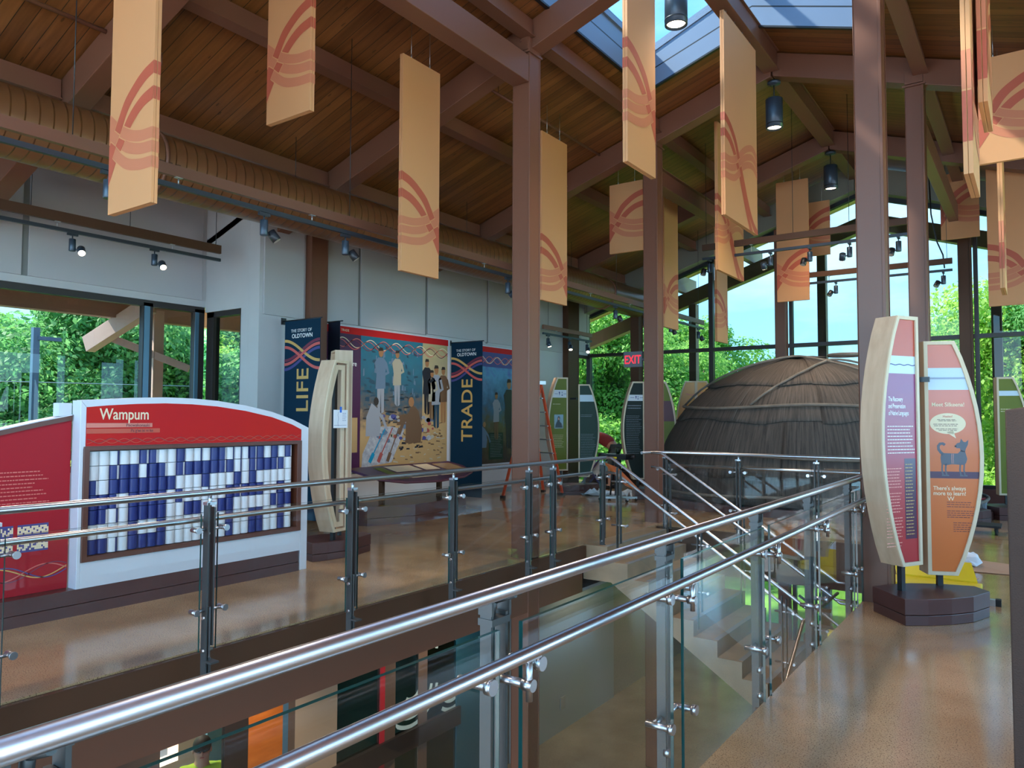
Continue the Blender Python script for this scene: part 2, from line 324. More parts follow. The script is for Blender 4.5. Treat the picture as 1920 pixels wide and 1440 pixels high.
def link(name, me, m=None, parent=None, loc=None, rz=None):
    o = bpy.data.objects.new(name, me); COL.objects.link(o)
    if m is not None and me is not None and len(me.materials) == 0: me.materials.append(m)
    if parent is not None: o.parent = parent
    if loc is not None: o.location = loc
    if rz is not None: o.rotation_euler = (0, 0, rz)
    return o
def part(name, mb, m, parent=None, label=None):
    o = link(name, mb.mesh(name), m, parent)
    if label: o['label'] = label
    return o
def tag(o, label, cat, group=None, kind=None):
    o['label'] = label; o['category'] = cat
    if group: o['group'] = group
    if kind: o['kind'] = kind
    return o
def thing(name, label, cat, loc=(0, 0, 0), rz=0, group=None):
    o = link(name, None, None, None, loc, rz); o.empty_display_size = 0.1; return tag(o, label, cat, group)
def struct(name, mb, m, parent=None):
    o = part(name, mb, m, parent)
    if parent is None: o['kind'] = 'structure'
    return o
def bevel(o, w=0.004, seg=2):
    b = o.modifiers.new('bevel', 'BEVEL'); b.width = w; b.segments = seg; b.limit_method = 'ANGLE'; return o
def copy_tree(o, parent=None):
    c = o.copy(); COL.objects.link(c); c.parent = parent
    for ch in o.children: copy_tree(ch, c)
    return c
def text_part(name, txt, size, m, parent, loc, rot, align='LEFT', bold=0.0, spacing=1.0, xs=1.0, linesp=1.0):
    cu = bpy.data.curves.new(name, 'FONT'); cu.body = txt; cu.size = size; cu.align_x = align; cu.offset = bold; cu.space_character = spacing; cu.extrude = 0.0006; cu.space_line = linesp
    t = bpy.data.objects.new(name, cu); COL.objects.link(t)
    dg = bpy.context.evaluated_depsgraph_get(); me = bpy.data.meshes.new_from_object(t.evaluated_get(dg)); bpy.data.objects.remove(t)
    me.materials.clear(); me.materials.append(m)
    o = bpy.data.objects.new(name, me); COL.objects.link(o); o.parent = parent; o.location = loc; o.rotation_euler = rot; o.scale = (xs, 1, 1); return o
def ribbon(mb, pts, w, y, flip=False):
    # flat printed line in the local x-z plane facing -y at depth y
    pts = [Vector((p[0], 0, p[1])) for p in pts]; vs = []
    for i, p in enumerate(pts):
        t = (pts[min(i + 1, len(pts) - 1)] - pts[max(i - 1, 0)]).normalized(); n = Vector((-t.z, 0, t.x)) * w / 2
        vs += [(p.x - n.x, y, p.z - n.z), (p.x + n.x, y, p.z + n.z)]
    mb.add(vs, [(2 * i, 2 * i + 2, 2 * i + 3, 2 * i + 1) for i in range(len(pts) - 1)])
def flat(mb, poly, y): mb.add([(p[0], y, p[1]) for p in poly], [tuple(range(len(poly)))])
def wave(x0, x1, z, amp, per, ph=0, n=None):
    n = n or max(8, int((x1 - x0) / per * 16)); return [(x0 + (x1 - x0) * i / n, z + amp * math.sin(2 * PI * (x0 + (x1 - x0) * i / n) / per + ph)) for i in range(n + 1)]

# roof geometry: ridge along Y
RX, ZD, SL = -2.95, 6.70, 0.325
def zd(x): return ZD - SL * abs(x - RX)          # underside of the deck
def zr(x): return zd(x) - 0.36                    # underside of the rafters
YB = -6.0; YE = 16.5
#PART2

def fade(name, c0, c1, z0, z1):
    m, nt, b = newmat(name); b.inputs['Roughness'].default_value = .35
    tc = N(nt, 'ShaderNodeTexCoord'); sx = N(nt, 'ShaderNodeSeparateXYZ'); L(nt, tc, 'Object', sx, 0); mr = N(nt, 'ShaderNodeMapRange'); mr.inputs[1].default_value = z0; mr.inputs[2].default_value = z1; L(nt, sx, 2, mr, 0)
    mx = N(nt, 'ShaderNodeMix', data_type='RGBA'); L(nt, mr, 0, mx, 0); mx.inputs[6].default_value = (*c0, 1); mx.inputs[7].default_value = (*c1, 1); L(nt, mx, 2, b, 'Base Color'); return m
M['ofade'] = fade('orange_to_salmon_fade', (0.60, 0.125, 0.016), (0.66, 0.19, 0.13), 1.25, 1.75)  # orange below, turning salmon towards the top
M['rfade'] = fade('red_to_violet_print', (0.40, 0.014, 0.022), (0.26, 0.035, 0.14), 1.1, 1.8)
# ================================================================= the setting: floors, walls, roof
fl = MB()
fl.box(-10.75, -4.65, YB, YE, -0.22, 0)
part_ = struct('floor', fl, M['floor'])
struct('floor', MB().box(-1.28, 3.45, YB, YE, -0.22, 0), M['floor'])
struct('floor', MB().box(-4.65, -1.28, 10.25, YE, -0.22, 0), M['floor'])
struct('floor', MB().box(-4.65, -1.28, YB, -3.0, -0.22, 0), M['floor'])
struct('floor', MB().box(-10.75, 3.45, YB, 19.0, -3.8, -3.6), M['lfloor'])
# brown steel fascia round the stair opening
m = MB(); m.box(-4.649, -4.60, -3, 8.1, -0.24, -0.012); struct('trim_1', m, M['dsteel'])
struct('trim_6', MB().box(-4.78, -4.652, -3, 8.1, -0.58, -0.225), M['steel'])
m = MB(); m.box(-4.60, -4.585, -3, 8.1, -0.262, -0.242); struct('trim_2', m, M['steel'])
m = MB(); m.box(-4.62, -1.28, 10.20, 10.249, -0.24, -0.012); m.box(-4.62, -1.28, 10.25, 10.40, -0.62, -0.225); struct('trim_3', m, M['dsteel'])
m = MB(); m.box(-1.281, -1.262, -3, 10.2, -0.30, -0.012); m.box(-1.262, -1.1, -3, 10.2, -0.62, -0.225); struct('trim_4', m, M['dsteel'])
# main left wall beyond the window bay
m = MB(); m.box(-9.5, -9.25, 6.7, 15.75, 0, 4.75); m.box(-9.5, -9.25, 15.75, 16.5, 3.12, 4.75)
struct('wall_left', m, M['wall'])
m = MB(); m.box(-10.75, -9.5, 6.7, 6.95, 3.18, 4.45); m.box(-9.68, -9.5, 6.7, 6.95, 0, 3.18); m.box(-10.75, -9.68, 6.7, 6.95, 0, 0.85); m.box(-9.5, -9.25, 6.45, 6.7, 3.5, 4.8)
struct('wall_return', MB().prism([(-10.6, 3.18), (-9.501, 3.18), (-9.501, 4.66), (-9.27, 4.66), (-9.27, 4.95), (-10.6, 4.95)], 'y', 6.7, 6.95).box(-9.68, -9.501, 6.70, 6.949, 0, 3.18).box(-10.6, -9.68, 6.7, 6.949, 0, 0.8), M['wall'])
struct('wall_bay', MB().box(-10.85, -10.6, YB, 6.95, 3.26, 4.95).box(-10.85, -10.6, YB, 6.95, 0, 0.8), M['wall'])
# acoustic panels on the walls (each a lifted-off board)
AP = []
def apanel(pts, x=None, nm='acoustic_panel'): pass
for (y0, y1, z0, z1, x, w) in [(6.76, 7.48, 3.06, 4.58, -9.25, 'narrow tall panel left of the wall column behind the duct'),
        (7.92, 8.60, 3.08, 4.6, -9.25, 'panel just right of the first wall column'), (8.66, 10.26, 3.08, 4.6, -9.25, 'wide panel above the big painted mural'),
        (10.33, 12.14, 3.10, 4.6, -9.25, 'wide panel above the trade banner'), (12.20, 15.10, 3.10, 4.6, -9.25, 'wide panel behind the front steel column and ladder'),
        (15.79, 16.32, 3.2, 4.3, -9.25, 'small panel at the far end by the gable window'),
        (4.18, 6.62, 3.36, 4.85, -10.6, 'long panel over the bay window right of the joint'), (1.0, 4.10, 3.36, 4.85, -10.6, 'panel over the bay window at the left edge')]:
    a = part('acoustic_panel', MB().box(x, x + 0.035, y0, y1, z0, z1), M['panel']); bevel(a, 0.004)
    tag(a, 'grey white acoustic wall ' + w, 'wall panel', 'acoustic wall panels')
m = MB()
for y in (8.63, 10.295, 12.17): m.box(-9.25, -9.243, y - .03, y + .03, 3.08, 4.6)
m.box(-10.6, -10.59, 4.10, 4.18, 3.36, 4.85)
struct('trim_7', m, M['gap'])
# wall columns
def col(x0, x1, y0, y1, z0, z1, label, m='steel'):
    mb = MB(); t = 0.014; mb.box(x0, x1, y0, y1, z0, z1)
    mb.box(x0 - 0.006, x0 + 0.0, y0 - 0.006, y0 + 0.02, z0, z1); mb.box(x1 - 0.02, x1 + 0.006, y0 - 0.008, y0, z0, z1); mb.box(x1, x1 + 0.007, y0 + 0.0, y0 + 0.016, z0, z1); mb.box(x1, x1 + 0.007, y1 - 0.016, y1, z0, z1)
    o = part('steel_column', mb, M[m]); bevel(o, 0.006); tag(o, label, 'column', 'brown steel columns'); return o
col(-9.249, -9.12, 7.54, 7.86, -0.0, 4.55, 'brown steel wall column behind the LIFE banner', 'steel')
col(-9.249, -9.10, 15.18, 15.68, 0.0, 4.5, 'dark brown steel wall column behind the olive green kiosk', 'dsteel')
C = {}
C['C1'] = col(-4.87, -4.65, 6.90, 7.12, -3.6, 6.03, 'tall brown steel column at the stair opening in the middle foreground')
C['C4'] = col(-1.275, -1.06, 7.03, 7.25, -3.6, 5.98, 'thick brown steel column beside the red and orange kiosk')
C['C2'] = col(-4.90, -4.68, 10.42, 10.62, -3.6, 5.93, 'brown steel column carrying the EXIT sign')
C['C5'] = col(-1.30, -1.10, 10.42, 10.62, -3.6, 5.93, 'brown steel column directly behind the red half of the near kiosk')
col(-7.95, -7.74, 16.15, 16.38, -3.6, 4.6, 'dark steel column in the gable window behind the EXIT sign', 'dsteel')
col(-4.56, -4.36, 16.15, 16.38, -3.6, 5.6, 'brown steel column in the gable window behind the bark dome', 'steel')
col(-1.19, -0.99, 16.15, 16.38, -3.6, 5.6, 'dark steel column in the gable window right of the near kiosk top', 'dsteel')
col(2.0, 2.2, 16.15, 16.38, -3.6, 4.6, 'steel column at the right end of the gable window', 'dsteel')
# column head plates
for k, (x, y) in dict(C1=(-4.76, 6.90), C4=(-1.17, 7.03), C2=(-4.79, 10.42), C5=(-1.2, 10.42)).items():
    b = MB(); zt = zr(x)
    b.box(x - 0.13, x + 0.13, y - 0.03, y + 0.24, zt - 0.035, zt - 0.012); b.box(x - 0.10, x + 0.10, y - 0.022, y - 0.006, zt, zt + 0.20); b.tube([(x, y - 0.04, zt + 0.12), (x, y - 0.005, zt + 0.12)], 0.018, 8)
    p = part('head_plate', b, M['steel'], C[k])
# roof deck: two slopes with the skylight opening at the ridge
SKX0, SKX1, SKY0, SKY1 = -4.46, -1.40, -3.0, 9.62
def deckpoly(x0, x1, y0, y1, t=0.10):
    mb = MB(); a, b_ = zd(x0), zd(x1)
    mb.add([(x0, y0, a), (x1, y0, b_), (x1, y1, b_), (x0, y1, a), (x0, y0, a + t), (x1, y0, b_ + t), (x1, y1, b_ + t), (x0, y1, a + t)],
           [(0, 1, 2, 3), (7, 6, 5, 4), (1, 0, 4, 5), (2, 1, 5, 6), (3, 2, 6, 7), (0, 3, 7, 4)]); return mb
def merge(*ms):
    r = MB()
    for q in ms: r.add(q.v, q.f)
    return r
struct('ceiling', merge(deckpoly(-9.32, SKX0, YB, 6.7), deckpoly(-12.3, SKX0, 6.7, 16.6), MB().box(-10.85, -9.30, YB, 6.9, 4.95, 5.05), MB().box(-9.32, -9.27, YB, 6.7, zd(-9.3) + .02, 4.95),  deckpoly(SKX0, RX, SKY1, 16.6), deckpoly(SKX0, RX, YB, SKY0)), M['deck'])
struct('ceiling', merge(deckpoly(-12.3, RX, 16.6, 18.6), deckpoly(RX, 6.4, 16.6, 18.6)), M['soffit'])
struct('ceiling', merge(deckpoly(SKX1, 6.4, YB, 16.6), deckpoly(RX, SKX1, SKY1, 16.6), deckpoly(RX, SKX1, YB, SKY0)), M['deck'])
# rafters, one beam each side of the ridge per frame
def rafter(y0, y1, x0, x1, label, m='steel', dz=0.0, d=0.335, grp='sloping roof rafters'):
    mb = MB(); za, zb = zd(x0) - 0.025 - dz, zd(x1) - 0.025 - dz
    mb.add([(x0, y0, za), (x1, y0, zb), (x1, y1, zb), (x0, y1, za), (x0, y0, za - d), (x1, y0, zb - d), (x1, y1, zb - d), (x0, y1, za - d)],
           [(0, 1, 5, 4), (1, 2, 6, 5), (2, 3, 7, 6), (3, 0, 4, 7), (3, 2, 1, 0), (4, 5, 6, 7)])
    o = part('roof_rafter', mb, M[m]); bevel(o, 0.008); return tag(o, label, 'beam', grp)
FR = [(-3.6, -3.38, 'behind the viewer'), (-0.1, 0.12, 'overhead'), (3.45, 3.67, 'of the nearest frame in view at upper left'), (6.95, 7.17, 'of the frame resting on the front columns'), (10.42, 10.64, 'of the frame at the far edge of the skylight'), (13.88, 14.10, 'of the frame between skylight and gable')]
for y0, y1, w in FR:
    rafter(y0, y1, -10.5 if y0 < 6 else -9.2, RX - 0.01, 'brown steel rafter, left slope, ' + w); rafter(y0, y1, RX + 0.01, 3.4, 'brown steel rafter, right slope, ' + w)
rafter(16.12, 16.40, -9.2, RX - 0.01, 'deep rake beam over the gable window, left slope', 'rake', 0, 0.50); rafter(16.12, 16.40, RX + 0.01, 3.4, 'deep rake beam over the gable window, right slope', 'rake', 0, 0.50)
# ridge beam, long beam over the near columns, purlins
def beamY(name, x, y0, y1, zt, w, d, label, grp=None, m='steel', cat='beam', lip=0):
    mb = MB().box(x - w / 2, x + w / 2, y0, y1, zt - d, zt)
    if lip: mb.box(x - w / 2 - lip, x + w / 2 + lip, y0, y1, zt - d - .012, zt - d - .0005); mb.box(x - w / 2 - lip, x + w / 2 + lip, y0, y1, zt + .0005, zt + .012)
    o = part(name, mb, M[m]); bevel(o, 0.006); return tag(o, label, cat, grp)
ys = [(-3.37, -0.11), (0.13, 3.44), (3.68, 6.94), (7.18, 10.41), (10.65, 13.87), (14.11, 16.11)]
for i, (a, b_) in enumerate(ys):
    beamY('ridge_beam', RX, a, b_, zd(RX) - 0.04, 0.16, 0.26, 'brown steel ridge beam length ' + ('under the skylight' if i < 4 else 'between the wooden slopes beyond the skylight' if i == 4 else 'last before the gable window'), 'ridge beam lengths', lip=0.03)
beamY('tie_beam', -4.76, -3, 6.89, 5.68, 0.22, 0.31, 'heavy brown steel beam running overhead into the front middle column')
beamY('tie_beam', -4.79, 10.65, 13.87, 5.42, 0.12, 0.26, 'brown steel beam running from the EXIT sign column to the far frame', lip=0.05)
beamY('tie_beam', -4.79, 7.18, 10.41, 5.42, 0.12, 0.26, 'brown steel beam between the front middle column and the EXIT sign column', lip=0.05) if False else None
beamY('tie_beam', -1.20, 7.30, 10.41, 5.80, 0.16, 0.28, 'brown steel beam between the two right hand columns') if False else None
beamY('tie_beam', -1.20, 10.70, 16.1, 5.44, 0.15, 0.30, 'brown steel beam running from the second right column to the gable window')
bayn = ['behind the viewer', 'overhead', 'in the upper left bay', 'beside the skylight', 'in the bay beyond the skylight', 'in the gable bay']
for i, (a, b_) in enumerate(ys):
    if i == 0: continue
    for x, xn in ((-8.12, 'nearest the duct'), (-6.34, 'middle of the slope'), (-4.68, 'high on the slope'), (-1.12, 'high on the slope'), (0.6, 'middle of the slope'), (2.2, 'low on the slope')):
        mb = MB(); zt = zd(x) - 0.02; zl = zd(x)
        mb.box(x - 0.05, x + 0.05, a, b_, zt - 0.21, zt - 0.015); mb.box(x - 0.085, x + 0.085, a, b_, zt - 0.222, zt - 0.21)
        o = part('roof_purlin', mb, M['steel']); tag(o, 'brown steel purlin ' + bayn[i] + ', ' + ('left' if x < RX else 'right') + ' roof side, ' + xn, 'beam', 'purlins under the wooden deck')
# skylight well and glazing
def curbring(name, z_off0, z_off1, inset):
    m = MB(); t = 0.05
    for (x0, x1) in ((SKX0, RX), (RX, SKX1)):
        for y in (SKY1,):
            m.add([(x0, y - t, zd(x0) + z_off0), (x1, y - t, zd(x1) + z_off0), (x1, y - t, zd(x1) + z_off1), (x0, y - t, zd(x0) + z_off1),
                   (x0, y, zd(x0) + z_off0), (x1, y, zd(x1) + z_off0), (x1, y, zd(x1) + z_off1), (x0, y, zd(x0) + z_off1)],
                  [(0, 1, 2, 3), (7, 6, 5, 4), (0, 4, 5, 1), (3, 2, 6, 7), (1, 5, 6, 2), (0, 3, 7, 4)])
    for x in (SKX0, SKX1 - t): m.box(x, x + t, SKY0, SKY1 - t, zd(x) + z_off0, zd(x) + z_off1)
    return m
sk = thing('skylight', 'long ridge skylight of blue glass in a blue grey metal well', 'skylight', (0, 0, 0))
part('lower_curb', curbring('c', -0.01, 0.23, 0), M['curb'], sk); part('upper_curb', curbring('c', 0.25, 0.52, 0), M['curb'], sk)
part('curb_joint', curbring('c', 0.23, 0.25, 0), M['black'], sk); part('bottom_edge_seal', curbring('c', -0.035, -0.01, 0), M['black'], sk)
zs0, zs1 = zd(SKX0) + 0.52, zd(RX) + 0.62
g = MB(); g.add([(SKX0, SKY0, zs0), (RX, SKY0, zs1), (RX, SKY1, zs1), (SKX0, SKY1, zs0)], [(0, 1, 2, 3)]); g.add([(SKX1, SKY0, zs0), (RX, SKY0, zs1), (RX, SKY1, zs1), (SKX1, SKY1, zs0)], [(0, 1, 2, 3)])
part('glass_pane', g, M['sglass'], sk)
for k, y in enumerate([SKY0, -1.2, 0.6, 2.4, 4.2, 6.0, 7.75, SKY1 - 0.03]):
    b = MB(); b.bar((SKX0, y, zs0), (RX, y, zs1), 0.07, 0.10); b.bar((SKX1, y, zs0), (RX, y, zs1), 0.07, 0.10); part('glazing_bar', b, M['curb'], sk)
b = MB().box(RX - 0.06, RX + 0.06, SKY0, SKY1, zs1 - 0.08, zs1 + 0.03).box(SKX0, SKX0 + 0.08, SKY0, SKY1, zs0 - 0.04, zs0 + 0.05).box(SKX1 - 0.08, SKX1, SKY0, SKY1, zs0 - 0.04, zs0 + 0.05); part('edge_frame', b, M['curb'], sk)
# ---- gable end wall glazing
def window(n, bars, glassq, mglass='wglass', mframe='mull'):
    w = MB()
    for b in bars: w.box(*b)
    o = struct('window_%d' % n, w, M[mframe])
    for q in glassq:
        gm = MB(); gm.add(q, [tuple(range(len(q)))]); part('window_pane', gm, M[mglass], o)
    return o
yg = 16.44
def zt(x): return zd(x) - 0.54
bars = []
for x, wd in ((-9.24, .10), (-7.68, .06), (-6.06, .10), (-4.30, .07), (-2.95, .08), (-0.93, .07), (0.55, .09), (1.95, .07), (3.3, .1)):
    bars.append((x - wd / 2, x + wd / 2, yg - 0.06, yg + 0.06, 0.3, zt(x) if -9.2 < x < 3.2 else 3.1)); bars.append((x - wd / 2, x + wd / 2, yg - 0.06, yg + 0.06, -3.6, -0.7))
bars += [(-9.25, 3.35, yg - 0.07, yg + 0.07, 3.08, 3.16), (-9.25, 3.35, yg - 0.07, yg + 0.07, 0.26, 0.34), (-9.25, 3.35, yg - 0.05, yg + 0.05, -0.75, -0.65), (-9.25, 3.35, yg - 0.05, yg + 0.05, -3.6, -3.5)]
window(1, bars, [[(-9.25, yg, 0.3), (3.35, yg, 0.3), (3.35, yg, zt(3.35)), (RX, yg, zt(RX)), (-9.25, yg, zt(-9.25))], [(-9.25, yg, -3.6), (3.35, yg, -3.6), (3.35, yg, -0.7), (-9.25, yg, -0.7)]])
struct('wall_gable', MB().box(-9.25, 3.35, 16.25, 16.5, -0.7, 0.28), M['maroon'])
# rake trim under the beam
m = MB()
for s_, x0, x1 in ((1, -9.2, RX), (-1, RX, 3.3)):
    m.add([(x0, 16.38, zt(x0) - 0.07), (x1, 16.38, zt(x1) - 0.07), (x1, 16.5, zt(x1) - 0.07), (x0, 16.5, zt(x0) - 0.07), (x0, 16.38, zt(x0) + 0.02), (x1, 16.38, zt(x1) + 0.02), (x1, 16.5, zt(x1) + 0.02), (x0, 16.5, zt(x0) + 0.02)],
          [(0, 1, 2, 3), (7, 6, 5, 4), (1, 0, 4, 5), (2, 1, 5, 6), (3, 2, 6, 7), (0, 3, 7, 4)])
struct('trim_5', m, M['black'])
# small side window at far left corner, bay windows
xg = -9.3
window(2, [(xg - .05, xg + .05, 15.75, 15.85, 0, 3.1), (xg - .05, xg + .05, 15.75, 16.4, 3.04, 3.12)], [[(xg, 15.8, 0), (xg, 16.42, 0), (xg, 16.42, 3.1), (xg, 15.8, 3.1)]])
xb = -10.68
bars = [(xb - .05, xb + .06, y - w / 2, y + w / 2, 0.8, 3.22) for y, w in ((0.6, .12), (3.82, .12), (5.80, .14), (6.62, .16))] + [(xb - .05, xb + .06, YB, 6.7, 3.17, 3.27), (xb - .05, xb + .06, YB, 6.7, 0.78, 0.88)]
w3 = window(3, bars, [[(xb, YB, 0.8), (xb, 6.68, 0.8), (xb, 6.68, 3.25), (xb, YB, 3.25)]])
part('mullion_face', MB().box(xb + .06, xb + .075, 5.74, 5.82, 0.88, 3.17).box(xb + .06, xb + .075, 6.54, 6.60, 0.88, 3.17), M['mullb'], w3)
yb = 6.78
window(4, [(-10.6, -10.42, yb - .05, yb + .06, 0.8, 3.2), (-9.74, -9.68, yb - .05, yb + .06, 0.8, 3.2), (-10.6, -9.68, yb - .05, yb + .06, 3.10, 3.19)], [[(-10.6, yb, 0.8), (-9.68, yb, 0.8), (-9.68, yb, 3.15), (-10.6, yb, 3.15)]])
# right wall and back wall (out of view): low walls with broad openings
struct('wall_right', MB().box(3.35, 3.6, YB, YE, 0, 0.9).box(3.35, 3.6, YB, YE, 3.6, 4.75).box(3.35, 3.6, -0.5, 0.5, 0.9, 3.6).box(3.35, 3.6, 5, 6, 0.9, 3.6).box(3.35, 3.6, 11, 12, 0.9, 3.6), M['wall'])
struct('wall_back', MB().box(-10.75, -9.5, YB - .25, YB, 0, 4.4).box(-9.5, 3.4, YB - .25, YB, 0, 0.6).box(-6.2, -5.6, YB - .25, YB, 0.6, 5.5).box(-0.6, 0, YB - .25, YB, 0.6, 5.5), M['wall'])
struct('baseboard_left', MB().box(-9.249, -9.235, 7.9, 15.1, 0, 0.10), M['gap'])
# exterior roof overhang: eave beam on the left, gable outriggers
struct('ceiling', MB().box(-12.2, -10.86, YB, 8.5, 3.50, 3.60), M['soffit'])
o = part('eave_beam', MB().box(-12.1, -11.9, -6, 9, 3.12, 3.50), M['exs']); tag(o, 'weathered brown eave beam outside the bay window', 'beam')
def extraf(x0, x1, lab):
    mb = MB(); y0, y1 = 17.5, 17.75
    a, b_ = zd(x0) - 0.68, zd(x1) - 0.68
    mb.add([(x0, y0, a - .34), (x1, y0, b_ - .34), (x1, y1, b_ - .34), (x0, y1, a - .34), (x0, y0, a), (x1, y0, b_), (x1, y1, b_), (x0, y1, a)],
           [(3, 2, 1, 0), (4, 5, 6, 7), (0, 1, 5, 4), (1, 2, 6, 5), (2, 3, 7, 6), (3, 0, 4, 7)])
    o = part('porch_rafter', mb, M['exs']); bevel(o); tag(o, lab, 'beam', 'porch rafters outside the gable')
extraf(-11.5, RX, 'weathered brown porch rafter outside the gable window, left slope'); extraf(RX, 6, 'weathered brown porch rafter outside the gable window, right slope')
for x, lab in ((-6.95, 'behind the amber kiosk'), (-3.93, 'right of the wide brown gable column'), (-0.66, 'at the far right')):
    o = part('porch_post', MB().box(x - .09, x + .09, 17.52, 17.72, -3.7, zd(x) - 1.03), M['exs']); bevel(o); tag(o, 'weathered steel porch post outside the gable window ' + lab, 'column', 'porch posts outside the gable')
for i, x in enumerate((-8.6, -7.2, -5.5, -4.1)):
    mb = MB(); z = zd(x) - 0.62; mb.box(x - .07, x + .07, 16.6, 18.2, z - 0.02, z + .02); mb.box(x - .02, x + .02, 16.6, 18.4, z, z + .4)
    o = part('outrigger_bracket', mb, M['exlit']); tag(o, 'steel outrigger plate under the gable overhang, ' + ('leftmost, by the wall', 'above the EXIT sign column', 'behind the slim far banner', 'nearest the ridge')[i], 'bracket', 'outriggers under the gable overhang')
# knee bracket seen through the bay window
mb = MB(); mb.bar((-11.3, 6.2, 3.3), (-12.6, 5.9, 2.72), 0.16, 0.26); mb.bar((-12.3, 6.05, 2.85), (-11.5, 7.0, 2.35), 0.10, 0.12)
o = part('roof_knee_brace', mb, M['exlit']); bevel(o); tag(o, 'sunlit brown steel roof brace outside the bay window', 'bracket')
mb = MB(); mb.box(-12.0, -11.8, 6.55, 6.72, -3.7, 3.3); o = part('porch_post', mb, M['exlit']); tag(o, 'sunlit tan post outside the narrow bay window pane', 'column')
# ---- spiral duct with flanges
dx, dz, dr = -7.72, 4.27, 0.335
mb = MB(); mb.tube([(0, y, 0) for y in np.linspace(YB + .1, 16.0, 12)], dr, 36)
du = part('spiral_duct', mb, M['duct']); du.location = (dx, 0, dz); tag(du, 'large brown spiral duct running along the left slope', 'duct')
for y in (0.4, 4.2, 8.1, 11.4, 14.3):
    q = MB(); q.lathe((0, 0, 0), [(dr + 0.001, -0.018), (dr + 0.018, -0.018), (dr + 0.018, 0.018), (dr + 0.001, 0.018)], 36)
    r = part('duct_flange', q, M['steel'], du); r.location = (0, y, 0); r.rotation_euler = (PI / 2, 0, 0)
for y in (2.5, 6.1, 9.6, 13.0):
    q = MB().tube([(0, y, dr), (0, y, zd(dx) - dz)], 0.004, 6); part('hanger_rod', q, M['black'], du)
for y0 in (3.75, 7.2):
    q = MB()
    for k in range(7): q.box(0.30, 0.345, y0 + .0 + k * 0.09, y0 + .05 + k * 0.09, -0.16, -0.05)
    part('air_grille', q, M['dsteel'], du)
# ================================================================= hanging banners
def smooth(pts, n=220):
    pts = sorted(pts); xs = np.array([p[0] for p in pts]); ys = np.array([p[1] for p in pts]); d = np.gradient(ys, xs)
    t = np.linspace(xs[0], xs[-1], n); k = np.clip(np.searchsorted(xs, t) - 1, 0, len(xs) - 2); h = xs[k + 1] - xs[k]; s = (t - xs[k]) / h
    v = (2 * s**3 - 3 * s**2 + 1) * ys[k] + (s**3 - 2 * s**2 + s) * h * d[k] + (-2 * s**3 + 3 * s**2) * ys[k + 1] + (s**3 - s**2) * h * d[k + 1]
    return t, v
DK = [[(-1.07, -1.17), (-.7, -1.07), (-.35, -.86), (0, -.545), (.12, -.44), (.24, -.33), (.36, -.225), (.6, -.10), (.8, -.035), (1, 0)],
      [(-1.07, -1.34), (-.7, -1.24), (-.35, -1.0), (0, -.68), (.1, -.59), (.3, -.445), (.5, -.32), (.75, -.225), (1, -.185)]]
LT = [[(-1.07, -.20), (-.7, -.10), (-.4, -.14), (-.15, -.21), (0, -.265), (.2, -.35), (.45, -.425), (.7, -.465), (1, -.475)],
      [(-1.07, -.31), (-.7, -.22), (-.4, -.25), (-.15, -.31), (0, -.36), (.2, -.435), (.4, -.505), (.7, -.56), (1, -.575)],
      [(-1.07, -.42), (-.7, -.33), (-.4, -.35), (-.15, -.405), (0, -.455), (.15, -.53), (.4, -.63), (.7, -.675), (1, -.685)]]
def motif(u0, u1, sc, n=110):
    """printed weave: for every column between u0 and u1 the dark and light intervals above the banner foot"""
    us = np.linspace(u0, u1, n + 1); um = (us[1:] + us[:-1]) / 2; du = 0.6 * sc
    cur = []
    for kind, fam in (('d', DK), ('l', LT)):
        for i, p in enumerate(fam):
            t, v = smooth(p); vv = np.interp(um, t, v) * sc; sl = np.gradient(vv, um * du); h = (0.046 if kind == 'd' else 0.041) * sc * np.sqrt(1 + sl**2); cur.append((kind, i, vv, h))
    out = {'d': [], 'l': []}; gap = 0.010 * sc
    for k in range(n):
        for kind, i, v, h in cur:
            iv = [(v[k] - h[k], v[k] + h[k])]
            for kind2, j, v2, h2 in cur:
                if kind2 == kind: continue
                over = ((i + j) % 2 == 0) if kind == 'd' else ((i + j) % 2 == 1)
                if over: continue
                lo, hi = v2[k] - h2[k] - gap, v2[k] + h2[k] + gap; nv = []
                for a, b in iv:
                    if a < lo: nv.append((a, min(b, lo)))
                    if b > hi: nv.append((max(a, hi), b))
                iv = [q for q in nv if q[1] - q[0] > 0.002]
            for a, b in iv: out[kind].append((k, a, b, i))
    return us, out
